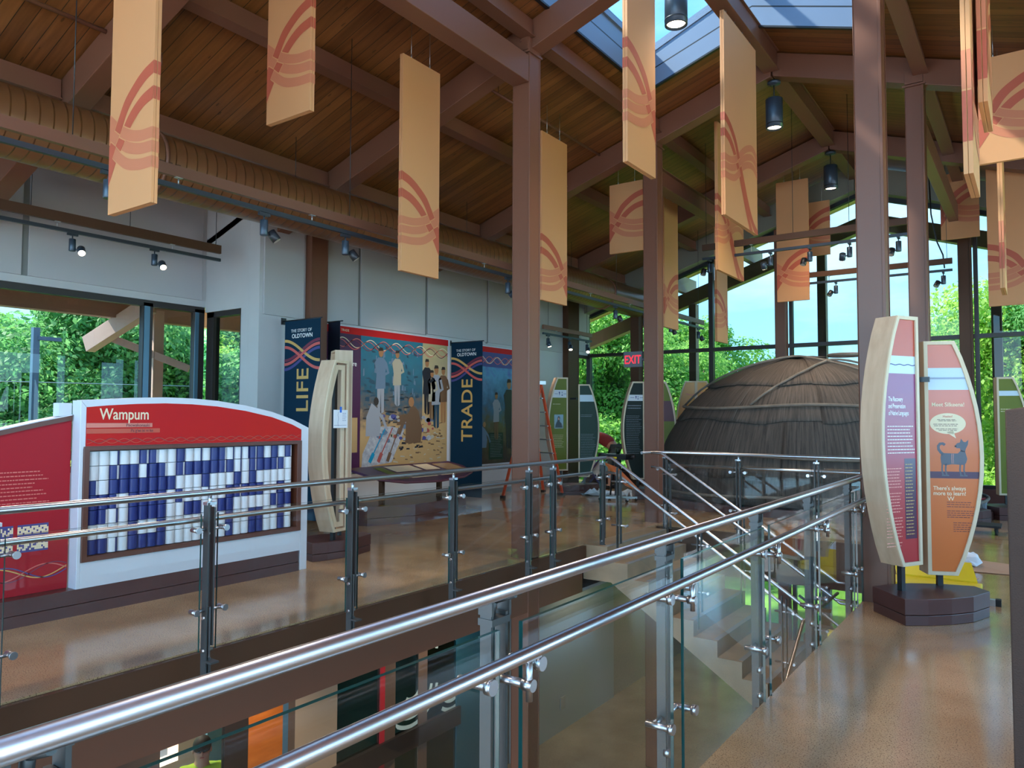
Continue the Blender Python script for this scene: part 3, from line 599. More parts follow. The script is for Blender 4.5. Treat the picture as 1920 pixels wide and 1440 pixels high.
def banner(x, y, z0, h, w, along, label, top=0.98, sc=1.0, u0=0.0, flip=False, cables=(0.25, 0.75), grp='peach banners'):
    t = thing('hanging_banner', label, 'banner', (x, y, z0), PI / 2 if along == 'Y' else 0, grp)
    th = 0.05
    p = part('banner_panel', MB().box(-w / 2, w / 2, -th / 2, -0.001, 0, h).box(-w / 2, w / 2, 0.001, th / 2, 0, h), M['peach'], t); bevel(p, 0.0015, 1)
    p.data.materials.append(M['peache'])
    us, out = motif(u0, 1.0, sc); W = lambda u: (u - u0) / (1 - u0) * w - w / 2
    for kind, mm, nm in (('d', 'bdark', 'dark_wave_print'), ('l', 'blight', 'light_wave_print')):
        mb = MB(); n = len(us) - 1
        for k, a, b, ci in out[kind]:
            fo = .0012 + .0004 * ci
            xa, xb = W(us[k]), W(us[k + 1])
            if flip: xa, xb = -xb, -xa
            a_, b_ = top * 1.0 + a, top + b
            if b_ < 0.005: continue
            a_ = max(a_, 0.0)
            mb.add([(xa, -th / 2 - fo, a_), (xb, -th / 2 - fo, a_), (xb, -th / 2 - fo, b_), (xa, -th / 2 - fo, b_)], [(0, 1, 2, 3)])
            mb.add([(xa, th / 2 + fo, a_), (xb, th / 2 + fo, a_), (xb, th / 2 + fo, b_), (xa, th / 2 + fo, b_)], [(3, 2, 1, 0)])
            if k in (0, n - 1):
                s = (-1 if k == 0 else 1) * (-1 if flip else 1); e = s * (w / 2 + (.0012 if kind == 'd' else .0026) + .0004 * ci)
                for (ya, yb2, dz) in ((-th / 2, -0.003, 0), (0.003, th / 2, 0.0)):
                    mb.add([(e, ya, a_ + dz), (e, yb2, a_ + dz), (e, yb2, b_ + dz), (e, ya, b_ + dz)], [(0, 1, 2, 3)])
        part(nm, mb, M[mm], t)
    for c in cables:
        cxl = (c - 0.5) * w; cxw, cyw = (x, y + cxl) if along == 'Y' else (x + cxl, y)
        zt_ = zd(cxw) if not (SKX0 < cxw < SKX1 and cyw < SKY1) else zd(RX) - 0.30
        q = MB().tube([(cxl, 0, h), (cxl, 0, zt_ - z0)], 0.0028, 6).tube([(cxl, 0, h - 0.0), (cxl, 0, h + 0.05)], 0.008, 8)
        part('hanging_cable', q, M['alum'], t)
    return t
banner(-5.39, 2.80, 3.07, 2.50, 0.60, 'X', 'peach banner with brick red weave, nearest at the far left in front of the duct')
banner(-5.41, 4.20, 4.22, 1.50, 0.60, 'X', 'shorter peach banner high up, second from the left', top=0.97)
banner(-5.49, 6.00, 3.11, 2.34, 0.60, 'Y', 'tall peach banner left of the front middle column, full height in view', flip=True, top=1.02)
banner(-5.47, 8.72, 3.15, 2.32, 0.66, 'Y', 'peach banner half hidden behind the front middle column', flip=True, top=0.86)
banner(-3.00, 6.30, 3.87, 2.34, 0.60, 'Y', 'peach banner cut off by the top edge in front of the skylight', flip=True, top=1.10)
banner(-2.93, 8.96, 3.91, 2.42, 1.20, 'Y', 'widest peach banner, hung by four cables under the ridge', u0=-1.0, flip=True, top=1.16, sc=1.0, cables=(0.12, 0.37, 0.62, 0.87))
banner(-4.05, 11.85, 3.87, 2.35, 1.22, 'Y', 'wide peach banner whose foot shows below the widest one', u0=-1.0, flip=True, top=1.16, cables=(0.2, 0.8))
banner(-5.48, 11.00, 4.28, 1.15, 0.60, 'X', 'short square-ish peach banner left of the EXIT sign column', top=0.95)
banner(-5.49, 12.79, 3.20, 2.36, 0.62, 'Y', 'narrow looking peach banner just right of the EXIT sign column', flip=False, top=1.0)
banner(-5.25, 14.80, 3.10, 2.36, 0.62, 'Y', 'farthest slim peach banner, its foot against the gable window', flip=True, top=1.0)
banner(-3.855, 14.90, 3.84, 2.36, 0.60, 'X', 'dim brown-looking banner in shade before the gable window', top=0.98)
banner(-3.66, 15.80, 4.86, 1.10, 0.60, 'X', 'short shaded banner peeking from behind the shaded tall one', top=0.92)
banner(-1.10, 15.55, 4.82, 1.20, 0.60, 'X', 'shaded banner between the two right hand columns', top=1.0)
banner(-0.18, 9.50, 4.33, 1.16, 0.60, 'X', 'short wide-faced banner at the right edge below the deck', top=0.93)
banner(-0.33, 14.40, 3.40, 2.34, 0.62, 'X', 'long shaded banner at the right edge before the gable window', flip=True, top=0.98)
banner(-0.305, 5.29, 2.98, 2.50, 0.58, 'Y', 'edge-on peach banner at the upper right, lower foot of the nearest pair', top=0.95)
banner(-0.235, 5.50, 3.46, 2.10, 0.58, 'Y', 'edge-on peach banner at the upper right, right hand and higher foot of the nearest pair', top=0.9)
banner(-0.31, 10.30, 3.04, 2.30, 0.60, 'Y', 'edge-on banner seen as a thin strip before the long shaded banner at right')
# ================================================================= pendants on the ridge
def pendant(y, ztop, label, rod):
    t = thing('pendant_light', label, 'pendant lamp', (RX, y, ztop), 0, 'cylinder pendants under the ridge')
    part('lamp_housing', MB().lathe((0, 0, 0), [(0.10, 0.0), (0.115, -0.01), (0.115, -0.42), (0.10, -0.425), (0.095, -0.38)], 28), M['fixture'], t)
    part('slot_ring', MB().lathe((0, 0, 0), [(0.117, -0.375), (0.117, -0.36)], 28), M['black'], t)
    part('lamp_face', MB().lathe((0, 0, -0.40), [(0.094, 0.0), (0.0, 0.002)], 28), M['lamp'], t)
    part('stem', MB().tube([(0, 0, 0), (0, 0, rod)], 0.009, 8), M['black'], t)
    part('canopy', MB().lathe((0, 0, rod - 0.05), [(0.03, 0), (0.09, 0.02), (0.09, 0.05)], 16), M['fixture'], t)
    ld = bpy.data.lights.new('pendant_glow', 'SPOT'); ld.energy = 130; ld.color = (1, 0.80, 0.58); ld.spot_size = math.radians(120); ld.spot_blend = 0.8; ld.shadow_soft_size = 0.3
    lo = bpy.data.objects.new('pendant_glow', ld); COL.objects.link(lo); lo.parent = t; lo.location = (0, 0, -0.44)
    return t
pendant(7.06, 6.00, 'cylinder pendant cut by the top edge against the skylight', 0.36)
pendant(10.53, 6.05, 'slate cylinder pendant under the second frame, warm lit face', 0.24)
pendant(13.99, 6.07, 'dark cylinder pendant farthest along the ridge', 0.24)
pendant(3.4, 6.0, 'added cylinder pendant out of view above the viewer', 0.36); pendant(-0.2, 6.0, 'added cylinder pendant out of view behind the viewer', 0.36)  # unseen pendants added for more light, continuing the ridge row
# ================================================================= tracks and spotlights
def track(p0, p1, zs, zt_, label, rods=(), sec=(0.05, 0.10), m='steel'):
    t = thing('light_track', label, 'lighting track', ((p0[0] + p1[0]) / 2, (p0[1] + p1[1]) / 2, zt_))
    ox, oy = t.location.x, t.location.y; a = (p0[0] - ox, p0[1] - oy); b = (p1[0] - ox, p1[1] - oy)
    part('carrier_beam', MB().bar((*a, zs - zt_), (*b, zs - zt_), sec[0], sec[1]), M[m], t)
    part('power_track', MB().bar((*a, 0), (*b, 0), 0.038, 0.042), M['track'], t)
    ln = math.hypot(p1[0] - p0[0], p1[1] - p0[1]); n = max(2, int(ln / 1.4))
    for k in range(n):
        f = (k + 0.5) / n; x, y = a[0] + (b[0] - a[0]) * f, a[1] + (b[1] - a[1]) * f
        part('track_hanger', MB().tube([(x, y, 0.02), (x, y, zs - zt_ - sec[1] / 2)], 0.006, 6).box(x - .02, x + .02, y - .03, y + .03, zs - zt_ - sec[1] / 2 - .006, zs - zt_ - sec[1] / 2), M['alum'], t)
    for f in rods:
        x, y = a[0] + (b[0] - a[0]) * f, a[1] + (b[1] - a[1]) * f
        part('support_rod', MB().tube([(x, y, zs - zt_), (x, y, (zd(x + ox) if x + ox > -9.3 else 4.95) - zt_)], 0.004, 6), M['black'], t)
    return t
track((-6.05, -3.0), (-6.05, 15.9), 3.675, 3.545, 'long brown lighting track carrier below the spiral duct', [0.3, 0.45, 0.62, 0.78, 0.92, 0.985], (0.05, 0.095))
track((-9.55, -1.0), (-9.55, 6.25), 3.95, 3.80, 'brown lighting track carrier in front of the bay wall panels', [0.35, 0.66, 0.82, 0.99], (0.05, 0.12), 'dsteel')
track((-4.57, 12.0), (-1.3, 12.0), 4.42, 4.23, 'brown track carrier crossing behind the column beside the near kiosk', [0.02, 0.45, 0.7], (0.05, 0.10), 'dsteel')
track((-3.90, 15.0), (-1.19, 15.0), 4.33, 4.17, 'thin track carrier crossing the gable window, lower of the two', [0.02, 0.45, 0.97], (0.05, 0.10), 'dsteel')
track((-8.6, 13.3), (-8.6, 15.4), 3.50, 3.36, 'short track piece above the green kiosks by the left wall', [0.1, 0.9], (0.05, 0.09))
def spot(x, y, z, head, label, lit=False, en=55, aim=None):
    # driver can hangs from the track, swivelling lamp head beside it; head: +1/-1 offset along (dx,dy)
    t = thing('track_spotlight', label, 'spotlight', (x, y, z), 0, 'track spotlights')
    part('adapter', MB().box(-.016, .016, -.06, .06, -.03, 0).tube([(0, 0, -.03), (0, 0, -.07)], 0.008, 8), M['track'], t)
    part('driver_can', MB().lathe((0, 0, -.22), [(.034, 0), (.038, .006), (.038, .146), (.034, .15)], 18), M['fixture'], t)
    hx, hy = head; d = Vector((hx, hy, 0)).normalized(); c = d * 0.10 + Vector((0, 0, -0.21)); ax = (Vector(aim) - Vector((x, y, z)) - c).normalized() if aim else (d * 0.8 + Vector((0, 0, -.9))).normalized()
    h = part('lamp_head', MB().tube([c - ax * .055, c - ax * .05, c + ax * .05, c + ax * .055], [.036, .045, .045, .040], 18).tube([(0, 0, -.19), tuple(c)], 0.010, 8), M['black'] if not lit else M['fixture'], t)
    part('lens', MB().tube([c + ax * .050, c + ax * .0565], [.0385, .0385], 18), M['lamp'] if lit else M['lampoff'], h)
    if lit:
        ld = bpy.data.lights.new('spot_beam', 'SPOT'); ld.energy = en; ld.color = (1, .86, .70); ld.spot_size = math.radians(62); ld.spot_blend = .9; ld.shadow_soft_size = .04
        lo = bpy.data.objects.new('spot_beam', ld); COL.objects.link(lo); lo.parent = t; lo.location = c + ax * .07; lo.rotation_euler = ax.to_track_quat('-Z', 'Y').to_euler()
    return t
spot(-6.05, 2.95, 3.52, (.2, 1), 'dark spotlight on the duct track, nearest at the left edge', aim=(-4.5, 5, 0))
spot(-6.05, 4.42, 3.52, (.2, 1), 'dark spotlight on the duct track right of the nearest banner', aim=(-4.5, 6.5, 0))
spot(-6.05, 5.45, 3.52, (.2, 1), 'dark spotlight on the duct track in front of the wall column top', aim=(-4.5, 7.5, 0))
spot(-6.05, 8.45, 3.52, (.2, 1), 'lit spotlight on the duct track above the TRADE banner', True, aim=(-9.2, 9.6, 1.6), en=150)
spot(-6.05, 11.7, 3.52, (.4, 1), 'dark spotlight on the duct track left of three by the flange', aim=(-5, 13, 0)); spot(-6.05, 12.9, 3.52, (.4, 1), 'dark spotlight on the duct track, middle of three by the flange', aim=(-5, 14, 0)); spot(-6.05, 14.1, 3.52, (.4, 1), 'dark spotlight on the duct track just left of the EXIT sign column', aim=(-5, 15, 0))
spot(-6.05, 15.6, 3.52, (.4, 1), 'dark spotlight at the far end of the duct track', aim=(-5, 17, 0))
spot(-9.55, 4.25, 3.78, (.4, .5), 'lit spotlight on the bay track, left of two', True, aim=(-6.6, 3.4, 1.0), en=110)
spot(-9.55, 5.28, 3.78, (.4, .5), 'lit spotlight on the bay track, right of two', True, aim=(-6.6, 4.6, 0.9), en=110)
spot(-9.55, 3.2, 3.78, (.4, .5), 'lit spotlight on the bay track beyond the left edge', True, aim=(-6.6, 2.0, 0.9), en=110)
spot(-4.45, 12.0, 4.21, (-.6, -.4), 'dark spotlight at the left end of the crossing track', aim=(-5, 11, 0))
spot(-3.45, 12.0, 4.21, (-1, -.3), 'lit spotlight glowing at the foot of the wide banner', True, aim=(-3.6, 13.5, 1.8), en=45)
spot(-2.85, 12.0, 4.21, (-1, .2), 'dark spotlight before the tall shaded banner', aim=(-3.5, 11, 1))
spot(-2.28, 12.0, 4.21, (-1, -.3), 'lit spotlight just left of the thick right column', True, aim=(-2.9, 13.6, 2.0), en=45)
spot(-1.62, 12.0, 4.21, (-1, .2), 'dark spotlight between the two right columns', aim=(-2.2, 11, 1))
for x, lit, w in ((-3.75, False, 'first from the left'), (-3.1, False, 'second, half behind the shaded banner'), (-2.35, False, 'third, left of the thick column'), (-1.72, True, 'lit, right of the thick column'), (-1.33, False, 'last at the right end')):
    spot(x, 15.0, 4.15, (-1, -.2), 'spotlight on the gable window track, ' + w, lit, aim=(x - .8, 14.2, 2.5), en=60)
for y, w in ((13.5, 'left'), (14.4, 'middle'), (15.2, 'right')): spot(-8.6, y, 3.34, (.5, -.5), 'small spotlight on the short wall track, %s of three' % w, True, aim=(-8.0, 13.6, 1.2), en=50)
# sprinkler pipe and its drops, loop cable
mb = MB(); mb.tube([(-7.2, -2, zd(-7.2) - .09), (-7.2, 4.0, zd(-7.2) - .09)], 0.022, 8).tube([(-7.2, 4.0, zd(-7.2) - .09), (-7.2, 4.0, zd(-7.2) - .20)], .014, 8)
tag(part('sprinkler_pipe', mb, M['steel']), 'brown sprinkler pipe under the deck between the first banners', 'pipe')
mb = MB(); mb.tube([(-5.6, 7.2, zd(-5.6) - .12), (-5.6, 10.3, zd(-5.6) - .12)], 0.018, 8)
for y in (7.6, 9.6): mb.tube([(-5.6, y, zd(-5.6)), (-5.6, y, zd(-5.6) - .12)], .006, 6)
tag(part('sprinkler_pipe', mb, M['steel']), 'brown sprinkler pipe under the deck left of the front middle column', 'pipe')
mb = MB(); mb.tube([(-1.52, 15.0, 5.9), (-1.50, 15.0, 5.2), (-1.42, 15.0, 4.7), (-1.33, 15.0, 4.45), (-1.31, 15.0, 4.21)], 0.012, 8)
tag(part('power_cable', mb, M['black']), 'black power cable looping down to the gable window track', 'cable')
# EXIT sign on the column
t = thing('exit_sign', 'grey EXIT sign with red letters on the column by the stair', 'exit sign', (-5.13, 10.52, 2.47))
bevel(part('sign_housing', MB().box(-.155, .155, -.03, .03, -.12, .12), M['exitg'], t), .004)
part('mounting_arm', MB().tube([(.15, 0, 0), (.25, 0, 0)], .03, 10), M['exitg'], t)
text_part('exit_letters', 'EXIT', 0.185, M['exitr'], t, (0, -.032, -.066), (PI / 2, 0, 0), 'CENTER', 0.002, 1.0, 0.74)
# ================================================================= guard rails
def post(P, base, ax, zb=-0.12, zt_=1.0, clamps=(0.83, 0.31), brk=1):
    """twin flat-bar post. ax: unit vector along the rail; the bars stand either side of the bracket"""
    x, y = base; ax = Vector((ax[0], ax[1], 0)); nx = Vector((-ax.y, ax.x, 0)); o = Vector((x, y, 0)); mb = MB()
    for s in (-1, 1):
        c = o + ax * s * 0.022; z0 = zb
        mb.bar((c.x, c.y, z0 + (0 if s < 0 else .20)), (c.x, c.y, zt_ - (0.0 if s < 0 else .03)), 0.010, 0.055, up=nx)
    p = part('rail_post', mb, M['inoxd'], P)
    q = MB(); q.bar(tuple(o + Vector((0, 0, zb + .10))), tuple(o + Vector((0, 0, zb + .45))), 0.014, .05, up=nx)
    for zz in (zb + .17, zb + .38): q.tube([tuple(o - ax * .038 + Vector((0, 0, zz))), tuple(o + ax * .038 + Vector((0, 0, zz)))], .011, 10)
    c = o + nx * 0.0; q.tube([tuple(o + Vector((0, 0, zt_ - .03))), tuple(o + Vector((0, 0, zt_ + .055)))], .012, 10); q.bar(tuple(o - ax * .035 + Vector((0, 0, zt_ - .005))), tuple(o + ax * .035 + Vector((0, 0, zt_ - .005))), .045, .02)
    part('post_head', q, M['inox'], p)
    for zz in clamps:
        for s in (-1, 1):
            q = MB(); a = o + ax * s * .02 + Vector((0, 0, zz)); b = o + ax * s * .10 + Vector((0, 0, zz)) + nx * .0
            q.tube([tuple(a), tuple(b)], .010, 10).tube([tuple(b - nx * .035), tuple(b + nx * .035)], .016, 12).tube([tuple(b - nx * .045), tuple(b - nx * .033)], .021, 12)
            part('glass_clamp', q, M['inox'], p)
    q = MB(); q.bar(tuple(o + Vector((0, 0, zb))), tuple(o + Vector((0, 0, zb + .13))), .075, .012, up=ax)
    c = o - nx * .03 * brk
    q.box(min(x, x - .09 * nx.x * brk) - .03 * abs(ax.x), max(x, x - .09 * nx.x * brk) + .03 * abs(ax.x), min(y, y - .09 * nx.y * brk) - .03 * abs(ax.y), max(y, y - .09 * nx.y * brk) + .03 * abs(ax.y), zb + .015, zb + .028)
    q.box(min(x, x - .09 * nx.x * brk) - .03 * abs(ax.x), max(x, x - .09 * nx.x * brk) + .03 * abs(ax.x), min(y, y - .09 * nx.y * brk) - .03 * abs(ax.y), max(y, y - .09 * nx.y * brk) + .03 * abs(ax.y), zb + .10, zb + .112)
    part('base_bracket', q, M['inoxd'], p)
    return p
def pane(P, x0, x1, y0, y1, z0, z1):
    """12 mm glass sheet with its dark polished edge"""
    g = part('glass_panel', MB().box(x0, x1, y0, y1, z0, z1), M['gglass'], P)
    e = MB(); w = .0012
    if x1 - x0 < .05: e.box(x0 - .0005, x1 + .0005, y0 - w, y0 + w, z0, z1).box(x0 - .0005, x1 + .0005, y1 - w, y1 + w, z0, z1).box(x0, x1, y0, y1, z1, z1 + .0008)
    else: e.box(x0 - w, x0 + w, y0 - .0005, y1 + .0005, z0, z1).box(x1 - w, x1 + w, y0 - .0005, y1 + .0005, z0, z1).box(x0, x1, y0, y1, z1, z1 + .0008)
    part('glass_edge', e, M['gedge'], g)
# left rail
R1 = thing('guard_rail', 'stainless and glass guard rail along the far side of the opening', 'railing', (-4.42, 2.6, 0))
R1.location = (0, 0, 0)
YL = [0.40, 1.63, 2.87, 4.11, 5.35, 6.60, 7.08, 8.23]
for y in YL: post(R1, (-4.44, y), (0, 1), brk=1, zt_=1.0)
for a, b in zip(YL[:-1], YL[1:]):
    pane(R1, -4.446, -4.434, a + .06, b - .06, 0.05, 0.93)
part('top_rail', MB().tube([(-4.40, -3, 1.07), (-4.40, 8.27, 1.07)], .021, 14), M['inox'], R1)
part('hand_rail', MB().tube([(-4.52, -3, .885), (-4.52, 8.10, .885)], .019, 14), M['inox'], R1)
for y in YL: part('rail_bracket', MB().tube([(-4.44, y, .80), (-4.52, y, .80), (-4.52, y, .875)], .008, 8), M['inox'], R1)
# near rail
R2 = thing('guard_rail', 'stainless and glass guard rail on the near side, closest to the viewer', 'railing', (0, 0, 0))
YR = [0.55, 1.795, 3.02, 4.285, 5.45, 6.74]
for y in YR:
    x = -1.33
    mb = MB().bar((x, y - .036, -.22), (x, y - .036, 1.0), .040, .012, up=(0, 1, 0)).bar((x + .0, y + .036, -.22), (x, y + .036, .985), .040, .012, up=(0, 1, 0))
    p = part('rail_post', mb, M['inoxd'], R2)
    q = MB(); q.box(x - .026, x + .026, y - .045, y + .045, .955, .975)
    q.tube([(x - .012, y - .0, .97), (x - .0, y, 1.03)], .012, 10).bar((x + .0, y - .04, .985), (x, y - .04, 1.035), .05, .010, up=(0, 1, 0)).bar((x + .0, y + .05, .97), (x, y + .05, 1.05), .045, .010, up=(0, 1, 0))
    q.bar((x + .03, y - .04, 1.045), (x + .06, y + .04, 1.045), .03, .006).tube([(x, y, 1.02), (x + .075, y, 1.048)], .010, 8)
    part('post_head', q, M['inoxd'], p)
    for z in (.82, .30):
        for s in (-1, 1):
            q = MB().tube([(x, y + s * .05, z), (x, y + s * .13, z)], .012, 10).tube([(x - .03, y + s * .125, z), (x + .085, y + s * .125, z)], .014, 12).tube([(x + .07, y + s * .125, z), (x + .092, y + s * .125, z)], .022, 14)
            part('glass_clamp', q, M['inox'], p)
    for z in (.02, .16): part('post_bolt', MB().tube([(x + .01, y - .03, z), (x + .036, y - .03, z)], .019, 14), M['inox'], p)
    q = MB().box(x, -1.262, y - .06, y + .06, -.20, -.185).box(x, -1.262, y - .06, y + .06, -.06, -.045); part('base_bracket', q, M['inoxd'], p)
    q = MB().tube([(x, y, .80), (-1.22, y, .80)], .013, 12).tube([(-1.205, y, .755), (-1.205, y, .875)], .010, 10).tube([(-1.225, y, .80), (-1.190, y, .80)], .018, 12).box(-1.23, -1.185, y - .035, y + .035, .874, .879)
    part('rail_bracket', q, M['inox'], p)
for a, b in zip(YR[:-1], YR[1:]): pane(R2, -1.282, -1.270, a + .06, b - .055, -0.05, 0.955)
pane(R2, -1.282, -1.270, -.60, YR[0] - .055, -0.05, 0.955); pane(R2, -1.282, -1.270, YR[-1] + .06, 7.02, -0.05, 0.955)
part('top_rail', MB().tube([(-1.25, -1.5, 1.07), (-1.25, 6.72, 1.07), (-1.25, 7.02, 1.07)], .0215, 20), M['inox'], R2)
part('hand_rail', MB().tube([(-1.20, -1.5, .892), (-1.20, 7.10, .892), (-1.215, 7.16, .892)], .0195, 20), M['inox'], R2)
# second half of the near rail beyond the column
# far rail in front of the bark dome
R3 = thing('guard_rail', 'stainless and glass guard rail in front of the bark dome', 'railing', (0, 0, 0))
XF = [-4.42, -3.36, -2.35, -1.42]
for x in XF: post(R3, (x, 10.08), (1, 0), brk=-1)
for a, b in zip(XF[:-1], XF[1:]): pane(R3, a + .06, b - .06, 10.074, 10.086, 0.05, .93)
part('top_rail', MB().tube([(-4.62, 9.72, 1.07), (-4.55, 10.0, 1.07), (-4.44, 10.06, 1.07), (-1.28, 10.06, 1.07)], .021, 14), M['inox'], R3)
part('hand_rail', MB().tube([(-4.42, 10.14, .885), (-1.28, 10.14, .885)], .019, 14), M['inox'], R3)
# ================================================================= stair
ST = thing('concrete_stair', 'tan concrete stair descending from the left walkway under the rails', 'staircase', (0, 0, 0))
X0, Y0, Y1, RI, TR = -4.32, 8.12, 9.92, 0.178, 0.272
prof = [(-4.649, 0.0), (X0, 0.0)]
for k in range(8): prof += [(X0 + TR * k, -RI * (k + 1)), (X0 + TR * (k + 1), -RI * (k + 1))]
prof += [(-1.33, -RI * 8), (-1.33, -RI * 8 - .22), (X0 + TR * 7.2, -RI * 8 - .22), (X0 + .05, -.42), (-4.649, -.42)]
part('upper_flight', MB().prism(list(reversed(prof)), 'y', Y0, Y1), M['conc'], ST)
for k in range(9):
    x = X0 + TR * k; part('nosing_strip', MB().box(x - .055, x + .002, Y0 + .05, Y1 - .05, -RI * k - .002 + .0, -RI * k + .003), M['nosing'], ST)
XL0, XL1 = -2.30, -1.33; zl = -RI * 8
prof = [(Y0, zl), (Y0, zl - .22)]
n2 = 12
pr_ = [(Y0, zl)]
for k in range(n2 - 1): pr_ += [(Y0 - TR * k, zl - RI * (k + 1)), (Y0 - TR * (k + 1), zl - RI * (k + 1))]
pr_ += [(Y0 - TR * (n2 - 1), -3.6), (Y0 - TR * (n2 - 1) + .35, -3.6), (Y0, zl - .45)]
part('lower_flight', MB().prism(pr_, 'x', XL0 + .05, XL1), M['conc'], ST)
def stair_rail(y, x1, zoff, label, side, xs=X0):
    t = thing('stair_rail', label, 'railing', (0, 0, 0), 0, 'sloping stair rails'); sl = RI / TR
    f = lambda x: 1.07 + .0 - (x - xs) * sl
    part('top_rail', MB().tube([(xs - .16, y, 1.07), (xs, y, 1.07), (x1, y, f(x1)), (x1 + .25, y, f(x1))], .019, 12), M['inox'], t)
    part('hand_rail', MB().tube([(xs - .12, y + side * .09, .885), (xs + .02, y + side * .09, .875), (x1, y + side * .09, f(x1) - .19), (x1 + .25, y + side * .09, f(x1) - .19)], .017, 12), M['inox'], t)
    for x in (xs + .10, xs + 1.12, xs + 2.05):
        zb = -(x - xs) * sl - .10; h = f(x) - .05
        mb = MB().bar((x - .022, y, zb), (x - .022, y, h), .01, .05, up=(0, 1, 0)).bar((x + .022, y, zb + .2), (x + .022, y, h - .03), .01, .05, up=(0, 1, 0)); p = part('rail_post', mb, M['inoxd'], t)
        for z in (zb + .42, zb + .95): part('glass_clamp', MB().tube([(x - .10, y, z), (x + .10, y, z)], .010, 8).tube([(x + .10, y - .03, z), (x + .10, y + .03, z)], .015, 10), M['inox'], p)
    a, b = xs + .06, x1; g = MB().prism([(a, -(a - xs) * sl + .12), (b, f(b) - .95), (b, f(b) - .14), (a, f(a) - .14)], 'y', y - .006, y + .006)
    part('glass_panel', g, M['gglass'], t)
stair_rail(8.24, -2.05, 0, 'sloping stainless stair rail on the viewer side of the stair', 1)
stair_rail(9.74, -2.05, 0, 'sloping stainless stair rail on the far side of the stair', -1)
t = thing('stair_rail', 'lower flight handrail coming down toward the viewer under the near glass', 'railing', (0, 0, 0), 0, None)
part('hand_rail', MB().tube([(-1.98, 9.4, zl + .95), (-1.98, 8.2, zl + .95), (-2.02, 8.0, zl + .92), (-2.02, 4.9, zl + .92 - 3.1 * RI / TR), (-2.02, 4.6, zl + .92 - 3.1 * RI / TR)], .019, 12), M['inox'], t)
part('lower_bar', MB().tube([(-1.60, 8.0, zl + .75), (-1.60, 4.9, zl + .75 - 3.1 * RI / TR)], .016, 12), M['inox'], t)
for y in (7.6, 6.2, 5.0): part('rail_post', MB().bar((-2.02, y, zl - (Y0 - y) * RI / TR), (-2.02, y, zl + .90 - (8.0 - y) * RI / TR), .012, .05), M['inoxd'], t)
t = thing('landing_rail', 'low stainless landing rail in front of the sunlit grass', 'railing', (0, 0, 0))
part('top_rail', MB().tube([(-2.6, 10.12, -.42), (-2.1, 10.12, -.75), (-1.3, 10.12, -.75)], .018, 10).tube([(-2.6, 10.12, -.72), (-2.1, 10.12, -1.05), (-1.3, 10.12, -1.05)], .018, 10), M['inox'], t)
# ================================================================= outline tools
def inset(poly, d):
    n = len(poly); out = []; area = sum(poly[i][0] * poly[(i + 1) % n][1] - poly[(i + 1) % n][0] * poly[i][1] for i in range(n)); sg = 1 if area > 0 else -1
    ln = []
    for i in range(n):
        a, b = poly[i], poly[(i + 1) % n]; dx, dy = b[0] - a[0], b[1] - a[1]; l = math.hypot(dx, dy); nx, ny = -dy / l * sg, dx / l * sg
        ln.append((a[0] + nx * d, a[1] + ny * d, dx / l, dy / l))
    for i in range(n):
        p, q = ln[i - 1], ln[i]; det = p[2] * q[3] - p[3] * q[2]
        if abs(det) < 1e-4: out.append((q[0], q[1])); continue
        t = ((q[0] - p[0]) * q[3] - (q[1] - p[1]) * q[2]) / det; out.append((p[0] + p[2] * t, p[1] + p[3] * t))
    return out
def clipz(poly, za, zb, ax=1):
    def cl(ps, v, keep):
        r = []
        for i in range(len(ps)):
            a, b = ps[i], ps[(i + 1) % len(ps)]; ia, ib = (a[ax] - v) * keep >= 0, (b[ax] - v) * keep >= 0
            if ia: r.append(a)
            if ia != ib:
                t = (v - a[ax]) / (b[ax] - a[ax]); r.append((a[0] + (b[0] - a[0]) * t, a[1] + (b[1] - a[1]) * t))
        return r
    p = cl(poly, za, 1); return cl(p, zb, -1) if p else p
def ring(mb, outer, inner, y0, y1):
    n = len(outer)
    for i in range(n):
        j = (i + 1) % n; a, b, c, d = outer[i], outer[j], inner[j], inner[i]
        mb.add([(a[0], y0, a[1]), (b[0], y0, b[1]), (c[0], y0, c[1]), (d[0], y0, d[1]), (a[0], y1, a[1]), (b[0], y1, b[1]), (c[0], y1, c[1]), (d[0], y1, d[1])],
               [(0, 1, 2, 3), (7, 6, 5, 4), (0, 4, 5, 1), (2, 6, 7, 3)])
def textlines(mb, x0, x1, z1, n, dz, h, y, seed=1, poly=None, gap=None):
    r = random.Random(seed)
    for k in range(n):
        z = z1 - k * dz; xe = x1 - (r.random() * 0.22 * (x1 - x0)); x = x0
        if gap and k % gap == gap - 1: continue
        while x < xe:
            w = min(r.uniform(.012, .035), xe - x)
            mb.add([(x, y, z), (x + w, y, z), (x + w, y, z + h), (x, y, z + h)], [(0, 1, 2, 3)]); x += w + .005
